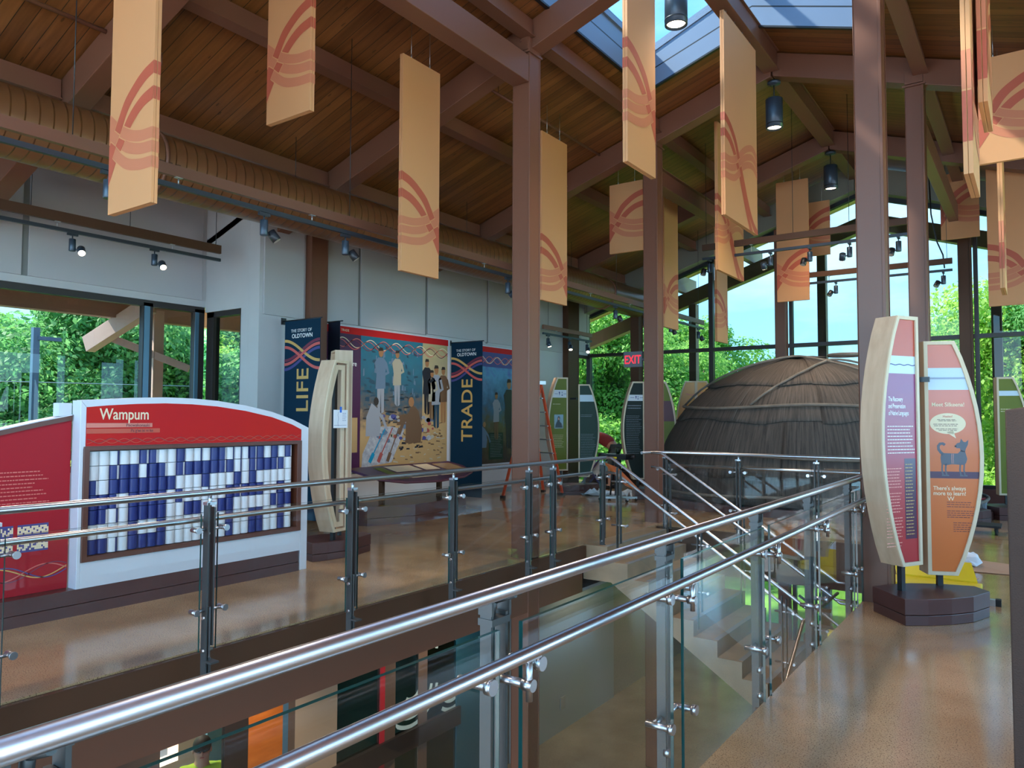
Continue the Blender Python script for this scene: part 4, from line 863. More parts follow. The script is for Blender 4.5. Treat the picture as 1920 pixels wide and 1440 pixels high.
# ================================================================= kiosks: two half-leaf light boxes on a lens-shaped plinth
def half(parent, inner, phi, side, z0, z1, gfx, hole=False, w=0.43, dep=0.20):
    ob = link('kiosk_wing', None, None, parent); ob.location = (inner[0], inner[1], 0); ob.rotation_euler = (0, 0, phi)
    pts = [(0, z0), (0, z1), (.235, z1)]
    for k in range(1, 14):
        t = k / 14; pts.append((.235 + (.225 - .235) * t + (w - .225) * math.sin(PI * t) ** 0.85, z1 + (z0 - z1) * t))
    pts.append((.225, z0)); pts = [(p[0] * side, p[1]) for p in pts]
    inn = inset(pts, .030)
    shell = MB(); ring(shell, pts, inset(pts, .022), 0.008, dep)
    if not hole: shell.prism(inset(pts, .01), 'y', dep - .012, dep - .002)
    part('wooden_shell', shell, M['maple'], ob)
    part('steel_post', MB().box(side * .12 - .021, side * .12 + .021, .08, .122, .2, z0 + .004 if not hole else z1 - .03), M['black'], ob)
    fr = MB(); ring(fr, pts, inn, -.004, .012)
    if hole:
        i2 = inset(pts, .050); ring(fr, i2, inset(pts, .105), .014, .032)
    bevel(part('face_frame', fr, M['maplef'], ob), .002, 1)
    if not hole:
        for (za, zb, mm) in gfx['bands']:
            p = clipz(inset(pts, .026), za, zb)
            if len(p) > 2:
                g = MB().prism(p, 'y', .0105, .014); part('graphic_panel', g, M[mm], ob)
    return ob
BASE = [(-.407, -.127), (-.127, -.461), (.02, -.36), (.16, -.22), (.29, -.04), (.384, .23), (.27, .38), (.05, .32), (-.17, .20), (-.32, .03)]
def kiosk(c, rot, label, plinth_h=0.2):
    t = thing('exhibit_kiosk', label, 'display kiosk', (c[0], c[1], 0), 0, 'leaf-shaped kiosks')
    cs, sn = math.cos(rot), math.sin(rot); poly = [(x * cs - y * sn, x * sn + y * cs) for x, y in BASE]
    bevel(part('plinth', MB().prism(inset(poly, .004), 'z', 0, .075).prism(poly, 'z', .080, plinth_h), M['maroon'], t), .004)
    return t
def kpost(*a): pass
# --- red and orange kiosk beside the thick column
K = kiosk((-.74, 6.84), 0, 'maple kiosk with a red wing and an orange wing showing a grey dog')
ph1, ph2 = math.radians(60), math.radians(25)
A = half(K, (-.785 + .74, 6.75 - 6.84), ph1, -1, .41, 2.38, dict(bands=[(2.06, 2.38, 'orangeb'), (1.92, 2.06, 'paleblue'), (.3, 1.92, 'rfade')]))
B = half(K, (-.771 + .74, 6.95 - 6.84), ph2, 1, .30, 2.20, dict(bands=[(1.98, 2.2, 'orangel'), (1.80, 1.98, 'paleblue'), (1.135, 1.80, 'ofade'), (1.08, 1.135, 'purple'), (.2, 1.08, 'orange')]))
kpost(K, -.155, -.125, .2, 2.0); kpost(K, .075, .09, .2, 2.0); part('link_bracket', MB().box(-.06, .02, -.03, .02, 1.86, 1.90), M['black'], K)
F = .0098
g = MB(); textlines(g, -.36, -.05, 1.50, 9, .026, .006, F, 3); part('body_text', g, M['whiteink'], A)
g = MB(); textlines(g, -.385, -.20, 1.17, 26, .024, .006, F, 4, gap=8); part('body_text', g, M['pinkink'], A)
g = MB(); g.add([(-.175, F, .62), (-.045, F, .62), (-.045, F, 1.25), (-.175, F, 1.25)], [(0, 1, 2, 3)]); part('dark_column_panel', g, M['purple'], A)
g = MB(); textlines(g, -.165, -.07, 1.20, 22, .026, .006, F - .0006, 9); part('column_text', g, M['gold'], A)
text_part('panel_heading', 'The Recovery\nand Preservation\nof Native Languages', .052, M['whiteink'], A, (-.345, F, 1.70), (PI / 2, 0, 0), 'LEFT', 0, .9, .62, 1.05)
g = MB(); ribbon(g, [(-.33 + .31 * k / 20, 1.99 + .004 * math.sin(k)) for k in range(21)], .008, F); part('rope_line', g, M['indigo'], A)
g = MB(); ribbon(g, [(.03 + .29 * k / 60, 1.895 + .007 * (-1) ** k) for k in range(61)], .006, F); part('rope_line', g, M['indigo'], B)
text_part('panel_heading', 'Meet Silkeena!', .046, M['cream'], B, (.055, F, 1.665), (PI / 2, 0, 0), 'LEFT', .0006, 1, .92)
g = MB(); flat(g, [(.175 + .135 * math.cos(a), 1.525 + .085 * math.sin(a)) for a in np.linspace(0, 2 * PI, 40)[:-1]], F); flat(g, [(.16, 1.455), (.235, 1.405), (.215, 1.465)], F); part('speech_bubble', g, M['cream'], B)
text_part('bubble_word', 'Hatito!', .026, M['rose'], B, (.175, F - .001, 1.575), (PI / 2, 0, 0), 'CENTER')
g = MB()
for z, w in ((1.555, .08), (1.545, .07), (1.518, .11), (1.505, .105), (1.48, .09), (1.468, .07)): textlines(g, .175 - w, .175 + w, z, 1, .02, .004, F - .001, int(z * 100))
part('bubble_text', g, M['darkink'], B)
# the dog: grey body with tail, ears and thin legs, drawn flat on the panel
g = MB(); D = lambda pts: flat(g, [(p[0], p[1]) for p in pts], F)
D([(.115, 1.245), (.12, 1.275), (.14, 1.285), (.20, 1.283), (.245, 1.283), (.27, 1.31), (.30, 1.30), (.315, 1.24), (.305, 1.205), (.285, 1.190), (.20, 1.195), (.15, 1.185), (.12, 1.20)])
D([(.225, 1.345), (.24, 1.365), (.262, 1.372), (.272, 1.405), (.288, 1.378), (.305, 1.375), (.326, 1.395), (.322, 1.355), (.305, 1.32), (.30, 1.295), (.268, 1.295), (.262, 1.325), (.235, 1.325)])
ribbon(g, [(.135, 1.275), (.118, 1.29), (.102, 1.315), (.10, 1.34), (.113, 1.36), (.135, 1.362), (.150, 1.350)], .022, F)
for x in (.128, .155, .262, .292): ribbon(g, [(x, 1.20), (x - .004, 1.15), (x + .004, 1.105)], .012, F); flat(g, [(x - .006, 1.098), (x + .024, 1.098), (x + .018, 1.110), (x - .004, 1.110)], F)
part('dog_drawing', g, M['dogg'], B)
g = MB(); g.add([(.222, F - .001, 1.335), (.236, F - .001, 1.335), (.236, F - .001, 1.347), (.222, F - .001, 1.347)], [(0, 1, 2, 3)]); part('dog_nose', g, M['black'], B)
g = MB(); ribbon(g, [(.20, 1.28), (.197, 1.24), (.20, 1.20)], .003, F - .001); ribbon(g, [(.212, 1.28), (.209, 1.24), (.212, 1.20)], .003, F - .001); part('dog_stripe', g, M['pinkink'], B)
text_part('panel_subheading', "There's always\nmore to learn!", .046, M['cream'], B, (.055, F, .985), (PI / 2, 0, 0), 'LEFT', .0006, 1, .9, .9)
g = MB(); textlines(g, .155, .36, .885, 3, .018, .005, F, 12); textlines(g, .155, .36, .815, 4, .017, .005, F, 13); textlines(g, .20, .34, .72, 5, .017, .005, F, 14); part('body_text', g, M['darkink'], B)
text_part('initial_letter', 'W', .05, M['cream'], B, (.16, F, .90), (PI / 2, 0, 0))
# --- blank kiosk in front of the wall column, with a taped drawing
K = kiosk((-6.60, 5.83), math.radians(36), 'unfinished maple kiosk with open frames and a paper taped on it')
A = half(K, (.24, -.02), math.radians(99), -1, .30, 2.19, {}, hole=True)
B = half(K, (.12, .14), math.radians(150), 1, .40, 2.33, {}, hole=True)
kpost(K, .22, -.16, .2, 2.15); kpost(K, .10, .10, .2, 2.2)
pp = part('taped_paper', MB().box(-.27, -.03, -.012, -.010, 1.44, 1.64), M['paper'], A)
g = MB(); ribbon(g, [(-.19, 1.62), (-.195, 1.58), (-.185, 1.54), (-.195, 1.50), (-.19, 1.46)], .004, -.0125); textlines(g, -.12, -.05, 1.60, 5, .02, .004, -.0125, 5); ribbon(g, [(-.26, 1.47), (-.05, 1.47)], .003, -.0125); part('pencil_drawing', g, M['indigo'], pp)
part('tape_tab', MB().box(-.165, -.135, -.014, -.012, 1.61, 1.675), M['bluetape'], pp)
# --- green kiosks at the end of the left walkway
def pano(h, mm): return [(h, 9, mm)]
K = kiosk((-7.85, 13.45), math.radians(5), 'pair-winged kiosk with an olive wing and a dark green wing beside the ladder')
A = half(K, (-.16, -.10), math.radians(52), -1, .47, 2.40, dict(bands=[(2.14, 2.4, 'greeno'), (1.98, 2.14, 'white'), (.3, 1.98, 'greeno')]))
B = half(K, (.02, .02), math.radians(28), 1, .34, 2.26, dict(bands=[(2.04, 2.3, 'greend'), (1.90, 2.04, 'paleblue'), (.3, 1.90, 'greend')]))
kpost(K, -.22, -.2, .2, 2.2); kpost(K, .12, .1, .2, 2.1); part('link_bracket', MB().box(-.12, .02, -.08, .0, 1.94, 1.98), M['black'], K)
g = MB().prism([(-.30, 1.34), (-.10, 1.34), (-.10, 1.63), (-.30, 1.63)], 'y', .006, .0095); ph = part('portrait_photo', g, M['mural2'], A)
g = MB(); flat(g, [(-.28, 1.36), (-.12, 1.36), (-.14, 1.45), (-.18, 1.48), (-.18, 1.52), (-.17, 1.57), (-.20, 1.60), (-.23, 1.57), (-.23, 1.50), (-.26, 1.45)], .0055); part('portrait_figure', g, M['black'], ph)
g = MB(); flat(g, [(-.185, 1.53), (-.195, 1.51), (-.215, 1.52), (-.215, 1.56), (-.195, 1.57)], .005); part('portrait_face', g, M['skin'], ph)
g = MB(); textlines(g, -.33, -.12, 1.84, 1, .03, .010, F, 2); textlines(g, -.33, -.08, 1.20, 8, .035, .007, F, 3); part('body_text', g, M['cream'], A)
g = MB(); ribbon(g, [(-.29, 2.06), (-.22, 2.06)], .008, F); ribbon(g, [(-.09, 2.06), (-.03, 2.06)], .008, F); flat(g, [(-.20, 2.09), (-.185, 2.11), (-.17, 2.09), (-.185, 2.02)], F); flat(g, [(-.135, 2.10), (-.115, 2.10), (-.125, 2.06), (-.11, 2.02), (-.14, 2.02), (-.125, 2.06)], F); part('band_symbols', g, M['indigo'], A)
g = MB(); textlines(g, .05, .30, 1.62, 2, .03, .006, F, 4); textlines(g, .05, .36, 1.22, 16, .035, .005, F, 5); part('body_text', g, M['grey'], B)
K = kiosk((-6.22, 13.6), math.radians(-5), 'dark green kiosk behind the EXIT sign column')
A = half(K, (-.13, -.10), math.radians(38), -1, .36, 2.28, dict(bands=[(2.02, 2.4, 'greenb'), (1.90, 2.02, 'white'), (.3, 1.90, 'greenb')]))
B = half(K, (.02, .0), math.radians(20), 1, .36, 2.28, dict(bands=[(1.9, 2.4, 'greeno'), (1.5, 1.9, 'darkink'), (.3, 1.5, 'greeno')]))
kpost(K, -.2, -.15, .2, 2.1); kpost(K, .15, .05, .2, 2.1)
g = MB(); textlines(g, -.33, -.05, 1.80, 2, .05, .012, F, 4); textlines(g, -.36, -.05, 1.60, 22, .035, .005, F, 5); part('body_text', g, M['grey'], A)
g = MB(); ribbon(g, [(-.28, 1.965), (-.20, 1.965)], .008, F); ribbon(g, [(-.09, 1.965), (-.03, 1.965)], .008, F); flat(g, [(-.18, 1.99), (-.165, 2.0), (-.15, 1.99), (-.165, 1.93)], F); flat(g, [(-.135, 1.99), (-.115, 1.99), (-.125, 1.96), (-.11, 1.93), (-.14, 1.93), (-.125, 1.96)], F); part('band_symbols', g, M['indigo'], A)
# --- amber kiosk seen above the dome, and two at the right
K = kiosk((-6.15, 15.75), 0, 'amber kiosk rising behind the left shoulder of the bark dome')
half(K, (.0, -.05), math.radians(22), 1, .45, 2.38, dict(bands=[(.3, 2.5, 'yellow')])); Ah = half(K, (.0, -.05), math.radians(22), -1, .45, 2.38, dict(bands=[(.3, 2.5, 'yellow')])); kpost(K, 0, 0, .2, 2.2)
g = MB(); ribbon(g, wave(-.22, .22, 2.10, .03, .42), .012, F); part('wave_line', g, M['rose'], Ah)
K = kiosk((-1.02, 13.2), 0, 'amber and cyan kiosk peeking out behind the orange wing')
B = half(K, (-.14, .0), math.radians(15), 1, .35, 2.22, dict(bands=[(1.42, 2.4, 'yellow'), (1.34, 1.42, 'cream'), (.95, 1.34, 'cyan'), (.2, .95, 'yellow')])); kpost(K, -.02, .1, .2, 2.0)
g = MB(); ribbon(g, wave(.05, .36, 2.0, .035, .4), .012, F); part('wave_line', g, M['rose'], B)
g = MB().prism([(.22, 1.50), (.33, 1.50), (.33, 1.60), (.22, 1.60)], 'y', .006, .0095).prism([(.20, 1.64), (.34, 1.64), (.34, 1.72), (.20, 1.72)], 'y', .006, .0095); part('small_photos', g, M['mural2'], B)
K = kiosk((-.42, 14.3), 0, 'olive green kiosk at the right edge behind the dark panel')
B = half(K, (-.14, .0), math.radians(15), 1, .35, 2.24, dict(bands=[(2.02, 2.4, 'greeno'), (1.94, 2.02, 'paleblue'), (.3, 1.94, 'greeno')])); kpost(K, -.02, .1, .2, 2.0)
g = MB(); textlines(g, .05, .32, 1.72, 2, .035, .010, F, 5); part('body_text', g, M['cream'], B)
# ================================================================= Wampum exhibit
Wm = thing('wampum_exhibit', 'white arched Wampum exhibit with a tray of blue and white beads', 'exhibit', (-6.2, 2.86, 0), PI / 2)
arch = [(2.26, 1.447), (2.05, 1.535), (1.80, 1.61), (1.5, 1.668), (1.2, 1.706), (.95, 1.722), (.70, 1.726), (.45, 1.717), (.2, 1.70), (0, 1.688)]
tray = [(.03, .405), (2.17, .405), (2.17, 1.318), (.03, 1.318)]
w = MB()
w.prism([(0, .20), (.03, .20), (.03, 1.30), (.045, 1.30), (.045, 1.632), (0, 1.688)], 'y', 0, .14)
w.prism([(2.17, 0), (2.26, 0), (2.26, 1.447), (2.17, 1.485)], 'y', 0, .14).prism([(0.03, .20), (2.17, .20), (2.17, .405), (.03, .405)], 'y', 0, .14)
hd = [(.045, 1.32), (2.165, 1.32), (2.165, 1.432)] + [(x, z - .052) for x, z in arch[1:-1]] + [(.045, 1.632)]
band = [(0.03, 1.318), (2.17, 1.318)] + [(2.17, 1.485)] + arch[1:-1] + [(.03, 1.69)]
w.prism(band, 'y', .004, .14); w.prism([(0.03, .405), (2.17, .405), (2.17, 1.32), (.03, 1.32)], 'y', .12, .14)
fo = [(0, 1.688), (0, 1.30), (.045, 1.30), (.045, 1.632)]
w.add([(p[0], -.0015, p[1]) for p in arch] + [(p[0], -.0015, p[1]) for p in [(2.165, 1.432)] + [(x, z - .052) for x, z in arch[1:-1]] + [(.045, 1.632)]], [(i, i + 1, i + 11, i + 10) for i in range(9)])

bevel(part('white_frame', w, M['white'], Wm), .003, 1)
part('red_header', MB().prism(hd, 'y', -.002, .003), M['red'], Wm)
ob = MB(); ob.prism([(-.42, 0), (2.66 - .515 + .0, 0), (2.145, .085), (-.42, .085)], 'y', -.012, .30).prism([(-.42, .09), (2.145, .09), (2.145, .205), (-.42, .205)], 'y', -.004, .30)
part('plinth', MB().prism([(-1.6, 0), (2.15, 0), (2.15, .085), (-1.6, .085)], 'y', -.010, .30).prism([(-1.6, .09), (2.15, .09), (2.15, .203), (-1.6, .203)], 'y', -.004, .30), M['maroon'], Wm)
tf = MB(); ring(tf, tray, [(.075, .447), (2.115, .447), (2.115, 1.283), (.075, 1.283)], -.012, .10); bevel(part('tray_frame', tf, M['mount'], Wm), .003, 1)
part('tray_back', MB().box(.07, 2.12, .098, .11, .44, 1.29), M['black'], Wm)
rows = ["WWwWWbbWWBWwWBbwwwbBWBWb", "WWbBBwBbWbBBBBbBwWbBBbbWW", "bWBBBBBBBWWWBWWWBWBWWWWW", "BBbWBBBBWbWWwWWBbBBBWwBW", "BbwWBBBBWWBBWWBBWWWWWbBB", "WWWWBWWBWWWWWWWBWWBBWWBW", "BBwWBBBBWWWWWWWBWWBBWWBW"]
gx0, gx1, gz0, gz1 = .085, 2.075, .452, 1.278; cw = (gx1 - gx0) / 24; rh = (gz1 - gz0) / 7
def beadmesh(code):
    r = cw * .56; halfw = cw * .49; n = 8; a0 = math.asin(min(1, halfw / r)); mb = MB(); 
    an = np.linspace(-a0, a0, n + 1)
    for i in range(n):
        xs = [r * math.sin(an[i]), r * math.sin(an[i + 1])]; ysv = [-(r * math.cos(an[i]) - r * math.cos(a0)), -(r * math.cos(an[i + 1]) - r * math.cos(a0))]
        mb.add([(xs[0], ysv[0], .002), (xs[1], ysv[1], .002), (xs[1], ysv[1], rh - .003), (xs[0], ysv[0], rh - .003)], [(0, 1, 2, 3)], True)
        mb.add([(xs[0], ysv[0], rh - .003), (xs[1], ysv[1], rh - .003), (xs[1], .03, rh - .003), (xs[0], .03, rh - .003)], [(0, 1, 2, 3)])
        mb.add([(xs[0], ysv[0], .002), (xs[1], ysv[1], .002), (xs[1], .03, .002), (xs[0], .03, .002)], [(3, 2, 1, 0)])
    me = mb.mesh('bead'); me.materials.append(M['bead_w']); me.materials.append(M['bead_b'])
    cut = {'W': 99, 'B': -1, 'w': 4.6, 'b': 4.4}[code]
    for k, p in enumerate(me.polygons):
        i = k // 3; blue = (i >= cut) if code != 'b' else (i < cut); p.material_index = 1 if (blue if code in 'wb' else code == 'B') else 0
    return me
bm = {c: beadmesh(c) for c in 'WBwb'}
rest = []
cnt = 0
for r_ in range(7):
    for c_ in range(24):
        code = rows[r_][c_]; x = gx0 + cw * (c_ + .5); z = gz1 - rh * (r_ + 1)
        if cnt < 100:
            b = bpy.data.objects.new('bead', bm[code]); COL.objects.link(b); b.parent = Wm; b.location = (x, .035, z)
        else: rest.append((code, x, z))
        cnt += 1
me = bpy.data.meshes.new('bead_rows'); vs, fs, mi = [], [], []
for code, x, z in rest:
    o = len(vs); src = bm[code]; vs += [(v.co.x + x, v.co.y + .035, v.co.z + z) for v in src.vertices]
    for p in src.polygons: fs.append([i + o for i in p.vertices]); mi.append(p.material_index)
me.from_pydata(vs, [], fs); me.materials.append(M['bead_w']); me.materials.append(M['bead_b']); me.polygons.foreach_set('material_index', mi)
ro = link('bead_rows', me, None, Wm); ro['kind'] = 'stuff'
G = -.0035
text_part('exhibit_title', 'Wampum', .128, M['cream'], Wm, (.145, G, 1.535), (PI / 2, 0, 0), 'LEFT', .0015, 1, .80)
g = MB(); flat(g, [(.045, 1.468), (.585, 1.470), (.585, 1.503), (.045, 1.505)], G); part('name_band', g, M['orangel'], Wm); g = MB(); flat(g, [(.045, 1.420), (.653, 1.422), (.653, 1.458), (.045, 1.460)], G); part('name_band', g, M['orangeb'], Wm)
text_part('band_word', 'Pecwakonaaki', .036, M['darkink'], Wm, (.36, G - .001, 1.475), (PI / 2, 0, 0)); text_part('band_word', "Pa g'wi ki ni ke", .036, M['darkink'], Wm, (.40, G - .001, 1.430), (PI / 2, 0, 0), xs=.9)
g = MB()
for ph in (0, PI): ribbon(g, wave(.05, 2.16, 1.358, .018, .20, ph, 200), .0045, G)
part('chain_line', g, M['orangeb'], Wm); g = MB(); ribbon(g, wave(.05, 2.16, 1.361, .018, .20, .4, 200), .003, G - .0006); part('chain_line', g, M['darkink'], Wm)
# the red text panel left of it
Lp = thing('text_exhibit_panel', 'red arched text panel at the left edge beside the Wampum exhibit', 'exhibit', (-6.32, 2.86, 0), PI / 2)
la = [(-1.6, 1.10), (-1.3, 1.22), (-1.0, 1.325), (-.75, 1.40), (-.5, 1.462), (-.25, 1.522), (-.012, 1.572)]
part('red_board', MB().prism([(-1.6, .205), (-.012, .205)] + [(x, z - .045) for x, z in reversed(la)], 'y', 0, .03), M['redd'], Lp)
mb = MB(); n = len(la); mb.add([(x, -.012, z) for x, z in la] + [(x, -.012, z - .045) for x, z in la] + [(x, .05, z) for x, z in la] + [(x, .05, z - .045) for x, z in la], [(i, i + 1, n + i + 1, n + i) for i in range(n - 1)] + [(n + i, n + i + 1, 3 * n + i + 1, 3 * n + i) for i in range(n - 1)] + [(2 * n + i, 2 * n + i + 1, i + 1, i) for i in range(n - 1)])
part('arched_cap', mb, M['mount'], Lp)
mb = MB(); mb.add([(x, -.010, z + .001) for x, z in la] + [(x, .16, z + .001) for x, z in la], [(i, i + 1, n + i + 1, n + i) for i in range(n - 1)]).add([(x, -.0125, z + .001) for x, z in la] + [(x, -.0125, z - .006) for x, z in la], [(i, i + 1, n + i + 1, n + i) for i in range(n - 1)])
part('white_top', mb, M['white'], Lp)
part('corner_block', MB().box(-.10, -.004, .02, .12, 1.56, 1.665), M['white'], Lp)
g = MB(); r = random.Random(3)
for blk in ((1.130, 5), (.985, 5)):
    textlines(g, -.80, -.15, blk[0], blk[1], .0295, .0085, -.0015, int(blk[0] * 90))
part('body_text', g, M['rose'], Lp)
def pix(px0, z0, nx, nz, s, seed):
    a, b = MB(), MB(); r = random.Random(seed)
    for j in range(nz):
        for i in range(nx):
            blue = (j in (0, nz - 1)) or (r.random() < .42 if seed % 2 else ((i + j * 2) % 5 == 0)); q = [(px0 + i * s, z0 + j * s * 1.25), (px0 + (i + .95) * s, z0 + j * s * 1.25), (px0 + (i + .95) * s, z0 + (j + .95) * s * 1.25), (px0 + i * s, z0 + (j + .95) * s * 1.25)]
            flat(a if blue else b, q, -.0015)
    part('bead_pattern_blue', a, M['indigo'], Lp); part('bead_pattern_cream', b, M['cream'], Lp)
pix(-.375, .645, 18, 6, .012, 2); pix(-.375, .525, 18, 6, .012, 3); pix(-.62, .645, 18, 6, .012, 5); pix(-.62, .525, 18, 6, .012, 4)
for ph, amp, mm in ((0, .055, 'indigo'), (.5, .05, 'gold'), (PI + .2, .05, 'rose'), (PI - .4, .055, 'coraldk')):
    g = MB(); ribbon(g, wave(-1.55, -.02, .37, amp, .62, ph, 90), .008, -.0016); part('wave_line', g, M[mm], Lp)
# ================================================================= wall banners
def wall_banner(y, x1, word, label, zb=0.08, lx=-8.80, ls=.30, zl=1.62):
    t = thing('wall_banner', label, 'banner', (-9.2, y, 0), 0); wd = x1 + 9.2
    part('banner_cloth', MB().box(0, wd, -.004, .004, zb, 2.985), M['navy'], t)
    part('top_rod', MB().tube([(-.05, 0, 2.99), (wd + .03, 0, 2.99)], .010, 8).box(-.05, -.03, -.04, .04, 2.94, 3.04), M['black'], t)
    text_part('banner_small_text', 'THE STORY OF', .066, M['whiteink'], t, (wd / 2 - .02, -.006, 2.81), (PI / 2, 0, 0), 'CENTER', 0, 1.05)
    text_part('banner_place_text', 'OLDTOWN', .085, M['whiteink'], t, (wd / 2 - .0, -.006, 2.725), (PI / 2, 0, 0), 'CENTER', .0015, 1.05)
    tt = [k / 30 for k in range(31)]; S = lambda a, b, k: a + (b - a) * (.5 - .5 * math.cos(PI * k))
    for mm, a, b, d in (('coraldk', 2.395, 2.68, .002), ('indigo', 2.262, 2.562, .0022), ('gold', 2.69, 2.38, .0024), ('coral', 2.596, 2.264, .003), ('coral', 2.338, 2.622, .0035)):
        g = MB(); ribbon(g, [(wd * k, S(a, b, k)) for k in tt], .042, -.004 - d); part('woven_band', g, M[mm], t)
    text_part('banner_word', word, ls, M['gold'], t, (wd * .69, -.007, zl), (PI / 2, -PI / 2, 0), 'RIGHT', .004, 1.04)
    return t
def rotword(): pass
t1 = wall_banner(7.13, -8.41, 'LIFE', 'navy wall banner reading LIFE behind the blank kiosk', ls=.37, zl=2.275)
t2 = wall_banner(11.0, -8.45, 'TRADE', 'navy wall banner reading TRADE between the two murals', ls=.37, zl=2.29)
t = thing('wall_banner', 'plain near-black banner edge just right of the LIFE banner', 'banner', (-9.2, 7.96, 0)); part('banner_cloth', MB().box(0, .27, -.004, .004, .4, 3.06), M['navyd'], t); part('top_rod', MB().tube([(-.03, 0, 3.065), (.33, 0, 3.065)], .010, 8), M['black'], t)
# ================================================================= murals (local x along the wall, facing the room)
def figure(parent, x, z, h, top, bottom, pose=0, skin='skin', fl=1):
    """one painted figure: legs, coat, arm, head drawn flat on the board"""
    s = h / 1.7; y = -.004; g = MB()
    if pose == 0:
        flat(g, [(x - .10 * s, z + .05), (x - .01 * s, z), (x + .01 * s, z + .8 * s), (x - .13 * s, z + .85 * s)], y); flat(g, [(x + .03 * s, z), (x + .12 * s, z + .03), (x + .13 * s, z + .85 * s), (x + .0 * s, z + .8 * s)], y)
        part('painted_legs', g, M[bottom], parent); g = MB()
        flat(g, [(x - .18 * s, z + .62 * s), (x + .17 * s, z + .64 * s), (x + .16 * s, z + 1.05 * s), (x + .21 * s, z + 1.30 * s), (x + .10 * s, z + 1.42 * s), (x - .10 * s, z + 1.42 * s), (x - .22 * s, z + 1.28 * s), (x - .15 * s, z + 1.0 * s)], y - .0006)
        ribbon(g, [(x + .17 * s * fl, z + 1.30 * s), (x + .26 * s * fl, z + 1.05 * s), (x + .08 * s * fl, z + .98 * s)], .09 * s, y - .001)
        part('painted_coat', g, M[top], parent); g = MB()
        flat(g, [(x + .085 * s * math.cos(a), z + 1.55 * s + .12 * s * math.sin(a)) for a in np.linspace(0, 2 * PI, 13)[:-1]], y - .0014); part('painted_head', g, M[skin], parent)
        g = MB(); flat(g, [(x - .095 * s, z + 1.58 * s), (x + .09 * s, z + 1.60 * s), (x + .06 * s, z + 1.675 * s), (x - .06 * s, z + 1.675 * s)], y - .0018); part('painted_hat', g, M['hair' if top != 'bead_w' else 'whiteink'], parent)
    else:
        flat(g, [(x - .30 * s, z), (x + .25 * s, z), (x + .30 * s, z + .35 * s), (x + .16 * s, z + .80 * s), (x - .08 * s, z + .95 * s), (x - .28 * s, z + .55 * s)], y); ribbon(g, [(x + .12 * s * fl, z + .75 * s), (x + .38 * s * fl, z + .50 * s), (x + .52 * s * fl, z + .22 * s)], .10 * s, y - .001)
        part('painted_coat', g, M[top], parent); g = MB(); flat(g, [(x + .10 * s * fl + .10 * s * math.cos(a), z + 1.0 * s + .12 * s * math.sin(a)) for a in np.linspace(0, 2 * PI, 13)[:-1]], y - .0014); part('painted_head', g, M[skin if pose == 1 else 'hair'], parent)
P_ = dict(c1=mat('paint_grey_blue', (.10, .15, .22), .4), c2=mat('paint_cream_coat', (.34, .30, .22), .4), c3=mat('paint_pale_grey', (.26, .27, .30), .4), c4=mat('paint_umber', (.13, .07, .035), .4), c5=mat('paint_ochre_skin', (.30, .14, .055), .4), c6=mat('paint_dark_teal', (.02, .05, .08), .4), c7=mat('paint_dusty_red', (.30, .06, .05), .4), c8=mat('paint_blanket', (.42, .42, .43), .5, noise=(.22, .22, .25), nscale=14), c9=mat('paint_black_coat', (.012, .012, .016), .4))
M.update(P_)
Mu = thing('mural_panel', 'large painted trading scene mural with a red header strip', 'mural', (-9.2, 8.10, 0), PI / 2)
part('backing_board', MB().box(-.23, 2.86, .006, .045, .66, 3.05), M['white'], Mu)
part('purple_margin', MB().box(-.22, .56, 0, .005, .68, 2.92), M['purple'], Mu); part('red_header', MB().box(-.22, 2.80, -.001, .005, 2.92, 3.035), M['red'], Mu)
part('painting_left', MB().box(.56, 2.08, -.001, .005, .70, 2.92), M['mural'], Mu); part('painting_right', MB().box(2.08, 2.78, -.0015, .005, .70, 2.92), M['muralr'], Mu); part('foreground_sand', MB().add([(.56, -.002, .70), (2.78, -.002, .70), (2.78, -.002, 1.45), (2.2, -.002, 1.5), (1.7, -.002, 1.38), (1.1, -.002, 1.42), (.56, -.002, 1.32)], [tuple(range(7))]), M['muralr'], Mu)
part('map_strip', MB().box(.30, .50, -.002, .0, .98, 1.55), M['muralr'], Mu)
for ph, dz, mm in ((0, 0, 'cream'), (0.5, -.03, 'coral'), (PI, 0, 'rose'), (PI + .5, -.03, 'coraldk')):
    g = MB(); ribbon(g, wave(-.05, 2.78, 2.78 + dz, .075, .62, ph, 120), .012, -.0045); part('wave_line', g, M[mm], Mu)
text_part('panel_heading', 'From the Shore', .115, M['whiteink'], Mu, (-.20, -.004, 2.40), (PI / 2, 0, 0), 'LEFT', 0, 1, .9)
text_part('header_word', 'TRADE', .055, M['cream'], Mu, (.12, -.004, 2.955), (PI / 2, 0, 0))
for a in [(1.02, 1.62, 1.15, 'c1', 'c3', 0), (1.42, 1.75, 1.0, 'c2', 'c3', 0), (.86, 1.24, 1.0, 'c3', 'c3', 2), (2.20, 1.60, 1.05, 'c9', 'c9', 0), (2.46, 1.35, 1.20, 'c3', 'c6', 0), (2.66, 1.45, 1.08, 'c4', 'c5', 0), (1.86, 1.10, 1.25, 'c4', 'c4', 1), (2.34, 1.50, .95, 'c2', 'c4', 0)]:
    figure(Mu, a[0], a[1], a[2], a[3], a[4], a[5], 'c5', -1 if a[0] > 1.8 and a[5] == 1 else 1)
g = MB(); flat(g, [(.60, .72), (1.30, .78), (1.62, 1.34), (1.30, 1.40), (.88, 1.40), (.62, .95)], -.003); part('painted_blanket', g, M['c8'], Mu)
